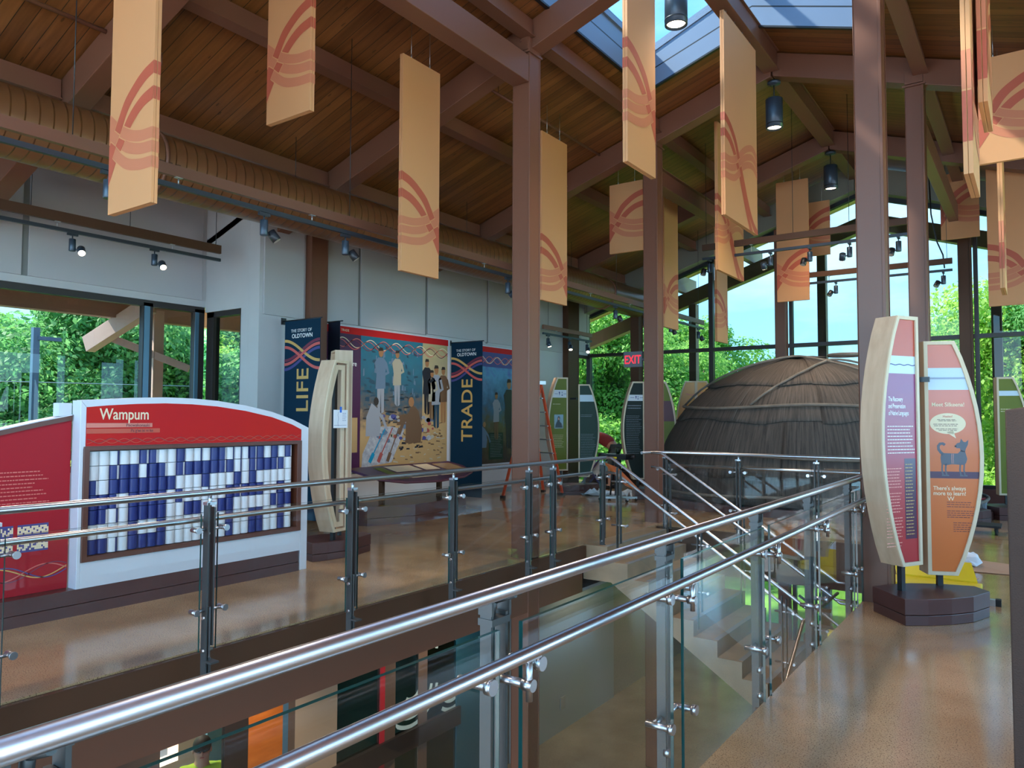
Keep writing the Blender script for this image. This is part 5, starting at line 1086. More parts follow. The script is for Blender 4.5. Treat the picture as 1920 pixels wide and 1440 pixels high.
for x0, x1, mm in ((.78, 1.15, 'cyan'), (.98, 1.32, 'c7'), (1.20, 1.48, 'c4')):
    g = MB(); ribbon(g, [(x0, .80), (x0 + (x1 - x0) * .25, .95)], .075, -.0036); ribbon(g, [(x0 + (x1 - x0) * .25, .95), (x1, 1.38)], .025, -.0036); part('painted_musket', g, M[mm], Mu)
g = MB(); flat(g, [(1.42, 1.42), (1.70, 1.44), (1.72, 1.62), (1.44, 1.60)], -.0034); part('painted_chest', g, M['c4'], Mu)
r = random.Random(17)
for mm, x0, x1, z0, z1, n_, w_, h_ in (('c9', .6, 1.9, 1.35, 2.05, 60, .13, .018), ('c6', .6, 2.0, 1.5, 2.8, 60, .10, .05), ('c1', .6, 2.0, 1.9, 2.8, 30, .05, .09), ('c4', .6, 2.75, .80, 1.5, 60, .09, .022), ('c2', 1.3, 2.75, .75, 1.3, 26, .10, .018), ('c9', 1.3, 2.1, .95, 1.35, 22, .10, .03)):
    g = MB()
    for _ in range(n_):
        x, z, w1, h1, t_ = r.uniform(x0, x1 - w_), r.uniform(z0, z1 - h_), w_ * r.uniform(.4, 1.3), h_ * r.uniform(.4, 1.4), r.uniform(-.02, .02); flat(g, [(x, z), (min(x + w1, 2.76), z + t_), (min(x + w1 * .9, 2.76), z + t_ + h1), (x + .1 * w1, z + h1)], -.0024 - _ * .000006)
    part('brush_strokes', g, M[mm], Mu)
r = random.Random(11)
for mm in ('c1', 'c3', 'c7', 'c8', 'c2', 'indigo'):
    g = MB()
    for _ in range(9):
        x, z, s = r.uniform(1.0, 2.4), r.uniform(1.15, 1.60), r.uniform(.03, .075); flat(g, [(x + s * math.cos(a) * r.uniform(.7, 1.3), z + s * .7 * math.sin(a)) for a in np.linspace(0, 2 * PI, 8)[:-1]], -.0032 - _ * .00005)
    part('painted_goods', g, M[mm], Mu)
M2 = thing('mural_panel', 'second blue mural right of the TRADE banner, half behind the column', 'mural', (-9.2, 11.25, 0), PI / 2)
part('backing_board', MB().box(0, 2.15, .006, .04, .60, 3.03), M['white'], M2); part('painting', MB().box(0.02, 2.10, 0, .005, .62, 2.90), M['mural2'], M2); part('red_header', MB().box(0.02, 2.10, -.001, .005, 2.90, 3.01), M['red'], M2)
part('wave_field', MB().box(.02, 2.10, -.001, .004, 2.60, 2.90), M['indigo'], M2)
for ph, mm in ((0, 'cream'), (PI, 'coral'), (.6, 'rose')):
    g = MB(); ribbon(g, wave(.03, 2.1, 2.74, .07, .55, ph, 90), .014, -.003); part('wave_line', g, M[mm], M2)
for a in [(1.2, 1.1, 1.0, 'c3', 'c4', 0), (.75, .95, .8, 'c1', 'c4', 1), (1.65, .9, 1.5, 'c9', 'c9', 0), (2.0, 1.0, 1.1, 'c4', 'c4', 0)]: figure(M2, *a, 'c5')
part('text_box', MB().box(.95, 1.45, -.003, -.001, .70, 1.25), M['greend'], M2); g = MB(); textlines(g, 1.0, 1.42, 1.2, 14, .034, .006, -.0035, 4); part('body_text', g, M['grey'], M2)
# reader rail in front of the mural
D = thing('reader_desk', 'purple slanted reader desk with cream labels before the big mural', 'display desk', (0, 0, 0))
top = [(-8.28, 7.55), (-7.72, 7.62), (-7.50, 7.95), (-7.42, 8.6), (-7.50, 9.3), (-7.68, 9.72), (-8.0, 9.9), (-8.3, 9.85)]
def dz_(x): return .63 + (-7.45 - x) * .22
mb = MB(); n = len(top); mb.add([(x, y, dz_(x)) for x, y in top] + [(x, y, dz_(x) - .035) for x, y in top], [tuple(range(n)), tuple(reversed(range(n, 2 * n)))] + [(i, n + i, n + (i + 1) % n, (i + 1) % n) for i in range(n)])
part('desk_top', mb, M['purple'], D)
part('front_edge', MB().tube([(x + .004, y, dz_(x) - .02) for x, y in top[1:-1]], .018, 8), M['darkink'], D)
def dq(x0, x1, y0, y1): return MB().add([(x0, y0, dz_(x0) + .003), (x1, y0, dz_(x1) + .003), (x1, y1, dz_(x1) + .003), (x0, y1, dz_(x0) + .003)], [(0, 1, 2, 3)])
for q in [(-8.22, -7.92, 8.22, 8.80), (-8.22, -7.92, 8.88, 9.22), (-7.86, -7.60, 8.22, 8.80), (-7.86, -7.60, 8.88, 9.22)]: part('cream_label', dq(*q), M['cream'], D)
part('olive_label', dq(-8.2, -7.6, 7.98, 8.15), M['greeno'], D); part('photo_label', dq(-8.2, -7.75, 9.3, 9.75), M['mural'], D)
for y in (8.0, 9.3): part('desk_leg', MB().box(-8.06, -7.98, y - .025, y + .025, .26, dz_(-8.0) - .03), M['dsteel'], D)
part('plinth', MB().prism([(-8.5, 7.55), (-7.9, 7.60), (-7.62, 8.3), (-7.62, 9.2), (-7.82, 9.75), (-8.5, 9.9)], 'z', 0, .10).prism([(-8.5, 7.55), (-7.9, 7.60), (-7.62, 8.3), (-7.62, 9.2), (-7.82, 9.75), (-8.5, 9.9)], 'z', .105, .27), M['maroon'], D)
# ================================================================= bark dome (wigwam)
WC, WRY = (-3.52, 14.05), 0.70
RSC = 0.925
PR = [(a_, b_ * RSC) for a_, b_ in [(0.16, 2.98), (0.45, 2.93), (.8, 2.83), (1.2, 2.64), (1.5, 2.45), (1.75, 2.24), (2.0, 1.94), (2.2, 1.62), (2.36, 1.28), (2.47, .95), (2.55, .60), (2.60, .28), (2.61, .0)]]
def wr(z): return float(np.interp(z, [p[0] for p in PR], [p[1] for p in PR]))
# profile by arc length so that sheets can run over the crown
PA = [(p[1], p[0]) for p in PR]; SA = [0]
for a, b in zip(PA[:-1], PA[1:]): SA.append(SA[-1] + math.hypot(a[0] - b[0], a[1] - b[1]))
def wp(th, s, off=0.0):
    r = float(np.interp(s, SA, [p[0] for p in PA])); z = float(np.interp(s, SA, [p[1] for p in PA])); e = .04
    r2 = float(np.interp(s + e, SA, [p[0] for p in PA])); z2 = float(np.interp(s + e, SA, [p[1] for p in PA])); dx_, dz2 = (r2 - r), (z2 - z); l = math.hypot(dx_, dz2) or 1
    nr, nz_ = dz2 / l, -dx_ / l
    r += nr * off; z += nz_ * off
    return (r * math.cos(th), r * WRY * math.sin(th), z)
WG = thing('bark_dome', 'large bark covered dome lodge behind the far guard rail', 'wigwam', (WC[0], WC[1], 0))
part('plinth', MB().prism([(2.90 * math.cos(a), 2.90 * WRY * math.sin(a)) for a in np.linspace(0, 2 * PI, 49)[:-1]], 'z', 0, .13), M['maroon'], WG)
mb = MB(); nth = 64; ss = np.linspace(0, SA[-1], 26)
mb.add([wp(2 * PI * k / nth, s, -.03) for s in ss for k in range(nth)], [(i * nth + k, i * nth + (k + 1) % nth, (i + 1) * nth + (k + 1) % nth, (i + 1) * nth + k) for i in range(len(ss) - 1) for k in range(nth)], True)
part('inner_lining', mb, M['pole'], WG)
def sheet(th0, th1, s0, s1, off, seed):
    r = random.Random(seed); n, m_ = 18, 12; vs, uv = [], []; ph = r.uniform(0, 6)
    for j in range(m_ + 1):
        for i in range(n + 1):
            u, v = i / n, j / m_; th = th0 + (th1 - th0) * u; lift = .014 * (1 - v) ** 3
            s = s0 + (s1 - s0) * v + (1 - v) * .028 * math.sin(u * 7 + ph) + (1 - v) * .010 * math.sin(u * 17 + ph * 2)
            vs.append(wp(th, max(0, s), off + lift + .007 * math.sin(u * 9 + v * 5 + ph))); uv.append((u * (th1 - th0) * 2.4 + seed * .37, v * (s1 - s0) + seed * .7))
    mb = MB(); fs = [(j * (n + 1) + i, j * (n + 1) + i + 1, (j + 1) * (n + 1) + i + 1, (j + 1) * (n + 1) + i) for j in range(m_) for i in range(n)]
    mb.add(vs, fs, True); me = mb.mesh('bark_sheet'); ul = me.uv_layers.new(name='uv')
    for p in me.polygons:
        for li in p.loop_indices: ul.data[li].uv = uv[me.loops[li].vertex_index]
    o = link('bark_sheet', me, M['bark'], WG); sd_ = o.modifiers.new('thick', 'SOLIDIFY'); sd_.thickness = .012
sid = 0
T = SA[-1]
for tier, (s0, s1, cnt_, off) in enumerate([(0.0, .80, 10, .0), (.48, 1.72, 9, .016), (1.46, 2.50, 9, .032), (2.30, T * .93, 7, .048)]):
    for k in range(cnt_):
        r = random.Random(tier * 31 + k); a = 2 * PI * (k + .37 * tier) / cnt_; w = 2 * PI / cnt_ * 1.10
        sheet(a - w / 2, a + w / 2, s0 - r.uniform(0, .06), s1, off + .010 * (k % 2), sid); sid += 1
sheet(-2.6, 1.0, T * .90, T * .999, .075, 91); sheet(.9, 3.8, T * .90, T * .999, .08, 92)
def hoop(s, lab, r=.026, th0=0, th1=2 * PI, amp=.03, off=.09, ds=0):
    n = 72; part(lab, MB().tube([wp(th0 + (th1 - th0) * k / n, s + ds * k / n + amp * math.sin(k * .35 + s * 4), off) for k in range(n + 1)], r, 8), M['pole'], WG)
for s in (.12, .78, 1.70): hoop(s, 'lashing_hoop')
for a, w_, hi in ((3.3, 2.7, .90), (4.5, 2.3, .80), (.4, 2.4, .88)):
    n = 40; part('lashing_pole', MB().tube([wp(a + w_ * (k / n), 1.72 + (T * hi - 1.72) * math.sin(PI * k / n) ** .8, .10) for k in range(n + 1)], .020, 8), M['pole'], WG)
n = 24; part('smoke_ring', MB().tube([(.75 + .27 * math.cos(2 * PI * k / n), .22 * math.sin(2 * PI * k / n), 2.68) for k in range(n + 1)], .030, 8), M['pole'], WG)
# ================================================================= step ladder
LD = thing('step_ladder', 'orange fibreglass step ladder standing before the white wall', 'ladder', (0, 0, 0))
def lp(p, q, m_, nm, w=.06, h=.025): part(nm, MB().bar(p, q, w, h), M[m_], LD)
tp = (-8.16, 12.40, 2.24); fL, fR = (-8.45, 11.76, 0), (-7.93, 13.02, 0); off = Vector((.42, .15, 0))
# ladder seen end-on: climbing rails, back rails
c = Vector(tp); w_ = Vector((-.28, .13, 0))
fr1, fr2 = Vector((-7.90, 12.95, 0.03)), Vector((-8.55, 13.25, .03)); bk1, bk2 = Vector((-8.05, 11.55, .03)), Vector((-8.55, 11.80, .03)); t1_, t2_ = Vector((-8.05, 12.38, 2.22)), Vector((-8.40, 12.54, 2.22))
lp(fr1, t1_, 'ladder', 'front_rail'); lp(fr2, t2_, 'ladder', 'front_rail'); lp(bk1, t1_, 'ladder', 'back_rail'); lp(bk2, t2_, 'ladder', 'back_rail')
for k in range(1, 8):
    f = k / 8; lp(fr1.lerp(t1_, f), fr2.lerp(t2_, f), 'alum', 'step', .085, .022)
for k in (2, 5): lp(bk1.lerp(t1_, k / 8), bk2.lerp(t2_, k / 8), 'alum', 'back_brace', .03, .015)
lp(t1_ + Vector((.06, -.04, .03)), t2_ + Vector((-.06, .04, .03)), 'alum', 'top_cap', .16, .07)
for q in (fr1, fr2, bk1, bk2): part('rubber_foot', MB().box(q.x - .04, q.x + .04, q.y - .04, q.y + .04, 0, .05), M['rubber'], LD)
# ================================================================= people
def skinmesh(name, verts, edges, rad, m, parent, sub=2):
    me = bpy.data.meshes.new(name); me.from_pydata(verts, edges, []); o = link(name, me, m, parent)
    sk_ = o.modifiers.new('skin', 'SKIN'); sk_.use_smooth_shade = True
    for i, r in enumerate(rad):
        sv = me.skin_vertices[0].data[i]; rr = r if isinstance(r, tuple) else (r, r); sv.radius = rr; sv.use_root = (i == 0)
    su = o.modifiers.new('sub', 'SUBSURF'); su.levels = sub; su.render_levels = sub; return o
def head(P, c, face, up=(0, 0, 1), hair='hair', s=1.0):
    f = Vector(face).normalized(); u = Vector(up); u = (u - f * u.dot(f)).normalized(); sdv = f.cross(u); R = Matrix((sdv, f, u)).transposed()
    def tr(mb): mb.v = [tuple(Vector(c) + R @ (Vector(v) * s)) for v in mb.v]; return mb
    return tr, R
def person(name_label, root, J, shirt, pants, face, short=False, group=None, upv=(0, 0, 1)):
    """J: joints in root space. One continuous skin body; clothes as children"""
    t = thing('person', name_label, 'person', root)
    V = []; E_ = []; Rr = []
    def add(p, r, par=None):
        V.append(tuple(p)); Rr.append(r); i = len(V) - 1
        if par is not None: E_.append((par, i))
        return i
    pel = add(J['pelvis'], .13); ch = add(J['chest'], .145, pel); nk = add(J['neck'], .058, ch); hd = add(J['head'], .088, nk); hf = add(Vector(J['head']) + Vector(face).normalized() * .015 + Vector(upv) * .06, .085, hd)
    for sd_ in ('l', 'r'):
        sh = add(J['sh_' + sd_], .062, ch); el = add(J['el_' + sd_], .045, sh); wr_ = add(J['wr_' + sd_], .030, el); d = (Vector(J['wr_' + sd_]) - Vector(J['el_' + sd_])).normalized()
        pm = add(Vector(J['wr_' + sd_]) + d * .06, (.038, .022), wr_); sdx = d.cross(Vector((0, 0, 1))); sdx = sdx.normalized() if sdx.length > .1 else Vector((1, 0, 0))
        for q, ln in ((-.030, .075), (-.010, .088), (.010, .083), (.030, .066)): a = add(Vector(V[pm]) + d * .035 + sdx * q, .010, pm); add(Vector(V[pm]) + d * (.035 + ln) + sdx * q * 1.1 + Vector((0, 0, -.012)), .007, a)
        a = add(Vector(V[pm]) - d * .02 + sdx * .045, .012, pm); add(Vector(V[pm]) + d * .03 + sdx * .072, .008, a)
        hp = add(J['hip_' + sd_], .095, pel); kn = add(J['kn_' + sd_], .060, hp); an = add(J['an_' + sd_], .040, kn); ft = J['ft_' + sd_]; add(ft, .035, an)
    skinmesh('body', V, E_, Rr, M['skin'], t)
    # shirt
    v2 = [J['pelvis'], J['chest'], Vector(J['chest']).lerp(Vector(J['neck']), .7)]; e2 = [(0, 1), (1, 2)]; r2 = [.150, .168, .085]
    for sd_ in ('l', 'r'):
        n0 = len(v2); v2 += [J['sh_' + sd_], Vector(J['sh_' + sd_]).lerp(Vector(J['el_' + sd_]), .75)]; e2 += [(1, n0), (n0, n0 + 1)]; r2 += [.080, .070]
    skinmesh('shirt', v2, e2, r2, M[shirt], t)
    v3 = [Vector(J['pelvis']) + Vector((0, 0, .02))]; e3 = []; r3 = [.150]; k_ = .95 if not short else .0
    for sd_ in ('l', 'r'):
        n0 = len(v3); v3 += [J['hip_' + sd_], Vector(J['kn_' + sd_])]; e3 += [(0, n0), (n0, n0 + 1)]; r3 += [.108, .088 if short else .075]
        if not short: v3.append(Vector(J['kn_' + sd_]).lerp(Vector(J['an_' + sd_]), .95)); e3.append((n0 + 1, n0 + 2)); r3.append(.062)
    skinmesh('trousers' if not short else 'shorts', v3, e3, r3, M[pants], t)
    f = Vector(face).normalized(); u = Vector(upv); u = (u - f * u.dot(f)).normalized(); sv = f.cross(u); hc = Vector(J['head']) + u * .035
    def tm(mb):
        mb.v = [tuple(hc + sv * v[0] + f * v[1] + u * v[2]) for v in mb.v]; return mb
    part('hair', tm(MB().ball((0, -.018, .045), .094, .108, .100)), M['hair'], t)
    g = MB().ball((0, .088, -.012), .014, .022, .026, 8, 6).ball((-.088, -.005, -.005), .012, .020, .032, 8, 6).ball((.088, -.005, -.005), .012, .020, .032, 8, 6); part('nose_and_ears', tm(g), M['skin'], t)
    part('eyes', tm(MB().ball((-.032, .082, .018), .012, .008, .008, 8, 6).ball((.032, .082, .018), .012, .008, .008, 8, 6)), M['black'], t); part('mouth', tm(MB().ball((0, .084, -.052), .024, .008, .006, 8, 6)), M['rose'], t)
    for sd_ in ('l', 'r'):
        a, b = Vector(J['an_' + sd_]), Vector(J['ft_' + sd_]); part('shoe', MB().tube([(a.x, a.y, .05), tuple(a.lerp(b, .5) * 1.0 + Vector((0, 0, -a.lerp(b, .5).z + .045))), (b.x, b.y, .035)], [.048, .052, .036], 10), M['rubber'], t)
    return t
# bending man by the dark green kiosk; image-left is direction e
e_ = Vector((-.88, -.47, 0)); q_ = Vector((-.47, .88, 0)); Z = Vector((0, 0, 1))
J = dict(pelvis=Z * .95 + e_ * .02, chest=e_ * .34 + Z * 1.20, neck=e_ * .52 + Z * 1.20, head=e_ * .66 + Z * 1.10)
for s_, n_ in ((1, 'l'), (-1, 'r')):
    J['sh_' + n_] = e_ * .46 + q_ * .17 * s_ + Z * 1.17; J['el_' + n_] = e_ * .50 + q_ * .20 * s_ + Z * .88; J['wr_' + n_] = e_ * .66 + q_ * .13 * s_ + Z * .66
    J['hip_' + n_] = q_ * .10 * s_ + Z * .88 - e_ * .02; J['kn_' + n_] = q_ * .12 * s_ + Z * .49 + e_ * .03 - e_ * .06 * s_; J['an_' + n_] = q_ * .13 * s_ + Z * .08 - e_ * .10 * s_; J['ft_' + n_] = J['an_' + n_] + e_ * .17 - Z * .04
person('person in a faded red shirt and grey shorts bending over by the window', (-7.72, 14.85, 0), J, 'shirtr', 'shorts', (e_ + Z * -.9), True, upv=e_ * .6 + Z * .5)
def standing(yaw, arms='down'):
    f = Vector((math.cos(yaw), math.sin(yaw), 0)); s = Vector((-f.y, f.x, 0)); J = dict(pelvis=Z * .97, chest=Z * 1.30, neck=Z * 1.50, head=Z * 1.60 + f * .02)
    for s_, n_ in ((1, 'l'), (-1, 'r')):
        J['sh_' + n_] = s * .18 * s_ + Z * 1.42; J['el_' + n_] = s * .24 * s_ + Z * 1.13 + f * .02; J['wr_' + n_] = s * .22 * s_ + Z * .90 + f * .16
        J['hip_' + n_] = s * .09 * s_ + Z * .90; J['kn_' + n_] = s * .10 * s_ + Z * .50 + f * .02; J['an_' + n_] = s * .11 * s_ + Z * .09; J['ft_' + n_] = s * .12 * s_ + f * .17 + Z * .05
    return J, f
J, f_ = standing(math.radians(-32)); person('person in a lime yellow shirt behind the lower storefront glass', (-7.35, 4.72, -3.6), J, 'shirty', 'jeans', f_)
# plaid shirt material and person at the right edge
m, nt, b = newmat('blue_plaid_cloth'); tc = N(nt, 'ShaderNodeTexCoord'); ck = N(nt, 'ShaderNodeTexChecker'); ck.inputs['Scale'].default_value = 14; ck.inputs[1].default_value = (.35, .40, .52, 1); ck.inputs[2].default_value = (.015, .02, .06, 1); L(nt, tc, 'Object', ck, 'Vector'); L(nt, ck, 0, b, 'Base Color'); b.inputs['Roughness'].default_value = .85; M['plaid'] = m
J, f_ = standing(math.radians(80)); person('person in a blue plaid shirt mostly hidden by the dark panel at right', (-.22, 15.2, 0), J, 'plaid', 'shorts', f_)
# ================================================================= work clutter upstairs
t = thing('tool_stand', 'black rolling tool stand with a clear cup on top by the stair head', 'tool stand', (-6.55, 12.75, 0))
part('tray', MB().box(-.26, .26, -.18, .18, .84, .88).box(-.24, .24, -.16, .16, .78, .84), M['black'], t); part('yellow_label', MB().box(-.07, .07, -.185, -.181, .80, .835), M['yellowp'], t)
part('column', MB().box(-.05, .05, -.04, .04, .1, .80).tube([(-.16, 0, .1), (-.10, 0, .80)], .018, 8), M['rubber'], t); part('side_motor', MB().tube([(-.40, 0, .84), (-.26, 0, .84)], .055, 12).tube([(.26, 0, .84), (.36, 0, .84)], .03, 12), M['black'], t)
part('base_legs', MB().bar((-.3, -.2, .06), (.3, .2, .06), .05, .04).bar((-.3, .2, .06), (.3, -.2, .06), .05, .04), M['alum'], t)
for x, y in ((-.28, -.19), (.28, .19), (-.28, .19), (.28, -.19)): part('wheel', MB().tube([(x - .015, y, .035), (x + .015, y, .035)], .035, 12), M['rubber'], t)
t = thing('clear_cup', 'clear plastic cup standing on the black tool stand', 'cup', (-6.55, 12.75, .88)); part('cup_wall', MB().lathe((0, 0, 0), [(.032, .002), (.045, .13), (.043, .13), (.030, .004)], 16), M['gglass'], t); part('dark_drink', MB().lathe((0, 0, .006), [(.030, 0), (.040, .085)], 16), M['greenb'], t)
mb = MB().bar((-6.35, 12.1, .70), (-5.75, 11.75, .36), .34, .03, up=(.2, .3, 1)); t = thing('orange_board', 'orange board sloping down beside the stair head', 'board', (0, 0, 0)); part('board_face', mb, M['orangew'], t)
part('trestle_leg', MB().bar((-6.2, 12.0, 0), (-6.2, 12.0, .60), .03, .03).bar((-5.9, 11.82, 0), (-5.9, 11.82, .43), .03, .03).bar((-6.05, 12.1, 0), (-6.05, 12.1, .5), .03, .03).bar((-5.95, 11.7, 0), (-5.95, 11.7, .4), .03, .03), M['black'], t)
t = thing('folding_cart', 'blue and red folding cart on the floor behind the dark green wing', 'cart', (-8.2, 14.9, 0)); part('cart_frame', MB().bar((-.3, -.2, .05), (.2, -.2, .65), .03, .03).bar((-.3, .2, .05), (.2, .2, .65), .03, .03).bar((.25, -.2, .05), (-.25, -.2, .62), .03, .03), M['indigo'], t); part('cart_bag', MB().box(-.26, .22, -.18, .18, .3, .58), M['paleblue'], t); part('red_grip', MB().bar((.2, -.22, .65), (.2, .22, .65), .035, .035), M['redf'], t)
t = thing('protective_paper', 'crumpled white and pale sheet on the floor by the tool stand', 'paper sheet', (-7.1, 13.5, 0)); mb = MB(); r = random.Random(5); n = 8
mb.add([(-.5 + i / n, -.35 + .7 * j / n, abs(r.gauss(0.02, .05))) for j in range(n + 1) for i in range(n + 1)], [(j * (n + 1) + i, j * (n + 1) + i + 1, (j + 1) * (n + 1) + i + 1, (j + 1) * (n + 1) + i) for j in range(n) for i in range(n)]); part('sheet', mb, M['paper'], t)
# right walkway clutter
t = thing('yellow_case', 'flat yellow and orange case lying behind the red and orange kiosk', 'case', (-.78, 7.85, 0)); bevel(part('case_body', MB().box(-.40, .32, -.16, .22, .02, .07), M['yellowp'], t), .01); part('orange_rim', MB().box(-.405, .325, -.165, .225, .0, .02), M['orangeb'], t); part('case_lid', MB().add([(-.38, .20, .07), (.28, .20, .07), (.22, .42, .20), (-.44, .42, .20), (-.38, .20, .085), (.28, .20, .085), (.22, .42, .215), (-.44, .42, .215)], [(3, 2, 1, 0), (4, 5, 6, 7), (0, 1, 5, 4), (1, 2, 6, 5), (2, 3, 7, 6), (3, 0, 4, 7)]), M['yellowp'], t)
t = thing('level_bar', 'long aluminium level with black ends on the floor by the yellow case', 'spirit level', (-.72, 7.52, 0)); part('bar', MB().box(-.40, .38, -.03, .03, .0, .05), M['alum'], t); part('end_cap', MB().box(-.43, -.40, -.035, .035, 0, .055), M['rubber'], t); part('end_cap', MB().box(.38, .42, -.035, .035, 0, .055), M['rubber'], t)
for (x, y, w, d, a, lab) in ((-.55, 9.3, .7, .55, .1, 'flat brown cardboard sheet on the right walkway farther from the kiosk'), (-.86, 8.45, .60, .45, -.2, 'folded brown cardboard piece just behind the yellow case')):
    t = thing('cardboard_sheet', lab, 'cardboard', (x, y, 0), a); part('sheet', MB().add([(-w / 2, -d / 2, .004), (w / 2, -d / 2, .004), (w / 2, d / 2, .012), (-w / 2, d / 2, .06), (-w / 2, -d / 2, .010), (w / 2, -d / 2, .010), (w / 2, d / 2, .018), (-w / 2, d / 2, .066)], [(3, 2, 1, 0), (4, 5, 6, 7), (0, 1, 5, 4), (1, 2, 6, 5), (2, 3, 7, 6), (3, 0, 4, 7)]), M['card'], t)
t = thing('crumpled_paper', 'crumpled white paper lying on the cardboard sheet', 'paper', (-.66, 9.25, .02)); mb = MB().ball((0, 0, .06), .14, .11, .07, 9, 6); r = random.Random(8); mb.v = [(v[0] + r.uniform(-.025, .025), v[1] + r.uniform(-.025, .025), max(.004, v[2] + r.uniform(-.02, .03))) for v in mb.v]; mb.sm = [False] * len(mb.sm); part('sheet', mb, M['paper'], t)
t = thing('furniture_dolly', 'low dolly with black caster behind the orange wing', 'dolly', (-.62, 12.2, 0)); part('deck', MB().box(-.38, .16, -.2, .2, .10, .125), M['rubber'], t)
for x in (-.32, .10):
    for y in (-.14, .14): part('caster', MB().tube([(x - .014, y, .04), (x + .014, y, .04)], .04, 12).box(x - .02, x + .02, y - .02, y + .02, .05, .10), M['rubber'], t)
t = thing('storage_bin', 'small translucent grey bin on the floor before the gable sill', 'bin', (-.86, 14.0, 0)); bevel(part('tub', MB().box(-.16, .14, -.14, .14, 0, .26), M['grey'], t), .01); part('lid', MB().box(-.175, .155, -.155, .155, .26, .285), M['paleblue'], t); part('red_scoop', MB().bar((-.02, -.08, .30), (.14, -.05, .31), .05, .03), M['redf'], t)
# dark exhibit back at the right edge
pan = MB().prism([(-.083, 0), (1.6, 0), (1.6, 1.74), (.9, 1.72), (.4, 1.67), (-.083, 1.588)], 'y', 2.6, 2.72)
o = part('exhibit_back_panel', pan, mat('brown_textured_panel', (.055, .028, .019), .65, spec=.2, bump=.2, bscale=200)); bevel(o, .004); tag(o, 'dark brown exhibit back panel cutting in at the right edge', 'exhibit panel')
# ================================================================= lower level
def sf(y0, y1, z0, z1, m_, x=-6.6, t=.05): return MB().box(x - t, x, y0, y1, z0, z1)
S = thing('storefront', 'brown framed lower storefront with teal and etched glass below the walkway', 'storefront', (0, 0, 0))
for (y0, y1, m_, nm) in [(2.2, 3.82, 'lbrown', 'brown_panel'), (4.48, 4.75, 'mull', 'wide_mullion'), (4.75, 5.17, 'orwood', 'orange_door_leaf'), (5.17, 5.24, 'mullb', 'door_stile'), (5.24, 5.33, 'lbrown', 'brown_panel'), (5.33, 5.92, 'beige', 'beige_panel'), (6.60, 6.68, 'redf', 'red_strip'), (6.68, 6.86, 'lbrown', 'brown_panel'), (7.28, 7.45, 'lbrown', 'brown_panel'), (8.05, 9.2, 'tealw', 'teal_panel')]:
    part(nm, sf(y0, y1, -3.6, -.62, m_), M[m_], S)
part('head_rail', MB().box(-6.68, -6.58, 2.2, 9.2, -.66, -.58), M['mull'], S); part('sill_rail', MB().box(-6.66, -6.56, 4.4, 8.1, -2.62, -2.38), M['mull'], S)
for (y0, y1, m_) in ((5.92, 6.60, 'teal'), (6.86, 7.28, 'teal'), (7.45, 8.05, 'teal'), (3.82, 4.48, 'gglass')): part('glass_panel', MB().box(-6.625, -6.615, y0, y1, -3.6, -.62), M[m_], S)
part('dark_room_wall', MB().box(-8.2, -8.15, 5.3, 9.2, -3.6, -.66), mat('pale_teal_room_wall', (.16, .30, .30), .6), S)
for yc, zc, r0 in ((7.06, -1.35, .5), (7.85, -1.55, .55)):
    for k in range(4):
        g = MB(); rr = r0 - k * .11; ribbon(g, [(yc + rr * math.cos(a), zc + rr * math.sin(a)) for a in np.linspace(.3, 2.9, 20)], .055, 0); ribbon(g, [(yc + .1 + rr * math.cos(a), zc - .5 - rr * math.sin(a)) for a in np.linspace(.2, 2.2, 16)], .05, 0)
        g.v = [(-6.608, max(6.88, min(8.04, v[0])), v[2]) for v in g.v]; part('etched_swirl', g, M['frost'], S)
struct('wall_lower_left', MB().box(-9.5, -9.25, YB, 3.4, -3.6, -.22).box(-9.5, -9.25, 5.6, YE, -3.6, -.22).box(-9.5, -9.25, 3.4, 5.6, -3.6, -2.9), M['beige'])
struct('wall_lower_right', MB().box(3.45, 3.6, YB, YE, -3.6, -.22), M['beige']); struct('ceiling_lower', MB().box(-9.25, -4.8, YB, YE, -.64, -.60).box(-1.1, 3.4, YB, YE, -.64, -.60).box(-4.8, -1.1, 10.4, YE, -.64, -.60), M['wall'])
struct('wall_lower_inner', MB().box(-6.75, -6.6, 9.2, 16.3, -3.6, -.64), mat('grey_brown_lower_wall', (.19, .165, .13), .35, noise=(.15, .13, .10), nscale=30))
t = thing('lower_wall_panel', 'blue grey lower wall panel right of the teal panel', 'wall panel', (0, 0, 0)); part('panel', MB().box(-6.599, -6.57, 9.3, 12.6, -3.6, -.66), mat('blue_grey_wall_panel', (.17, .19, .19), .3), t)
part('outlet_box', MB().box(-6.57, -6.555, 10.7, 10.85, -3.25, -3.05), M['gap'], t)
t = thing('yellow_rack', 'yellow rimmed platform seen low before the grass', 'platform', (0, 0, 0)); part('yellow_rim', MB().box(-2.9, -1.9, 13.0, 13.1, -2.0, -1.88), M['yellowp'], t); part('dark_body', MB().box(-3.3, -1.35, 13.1, 13.7, -3.6, -2.0), M['dsteel'], t)
# round wooden stool glimpsed at the foot of the stair
t = thing('wooden_stool', 'orange brown round stool at the foot of the stair', 'stool', (-1.75, 8.9, zl)); part('seat', MB().lathe((0, 0, .40), [(.17, 0), (.19, .02), (.19, .04), (.16, .055), (0, .06)], 24), M['orwood'], t)
for a in (0.5, 2.1, 3.7, 5.2): part('leg', MB().tube([(.12 * math.cos(a), .12 * math.sin(a), .40), (.17 * math.cos(a), .17 * math.sin(a), 0)], .014, 8), M['orwood'], t)
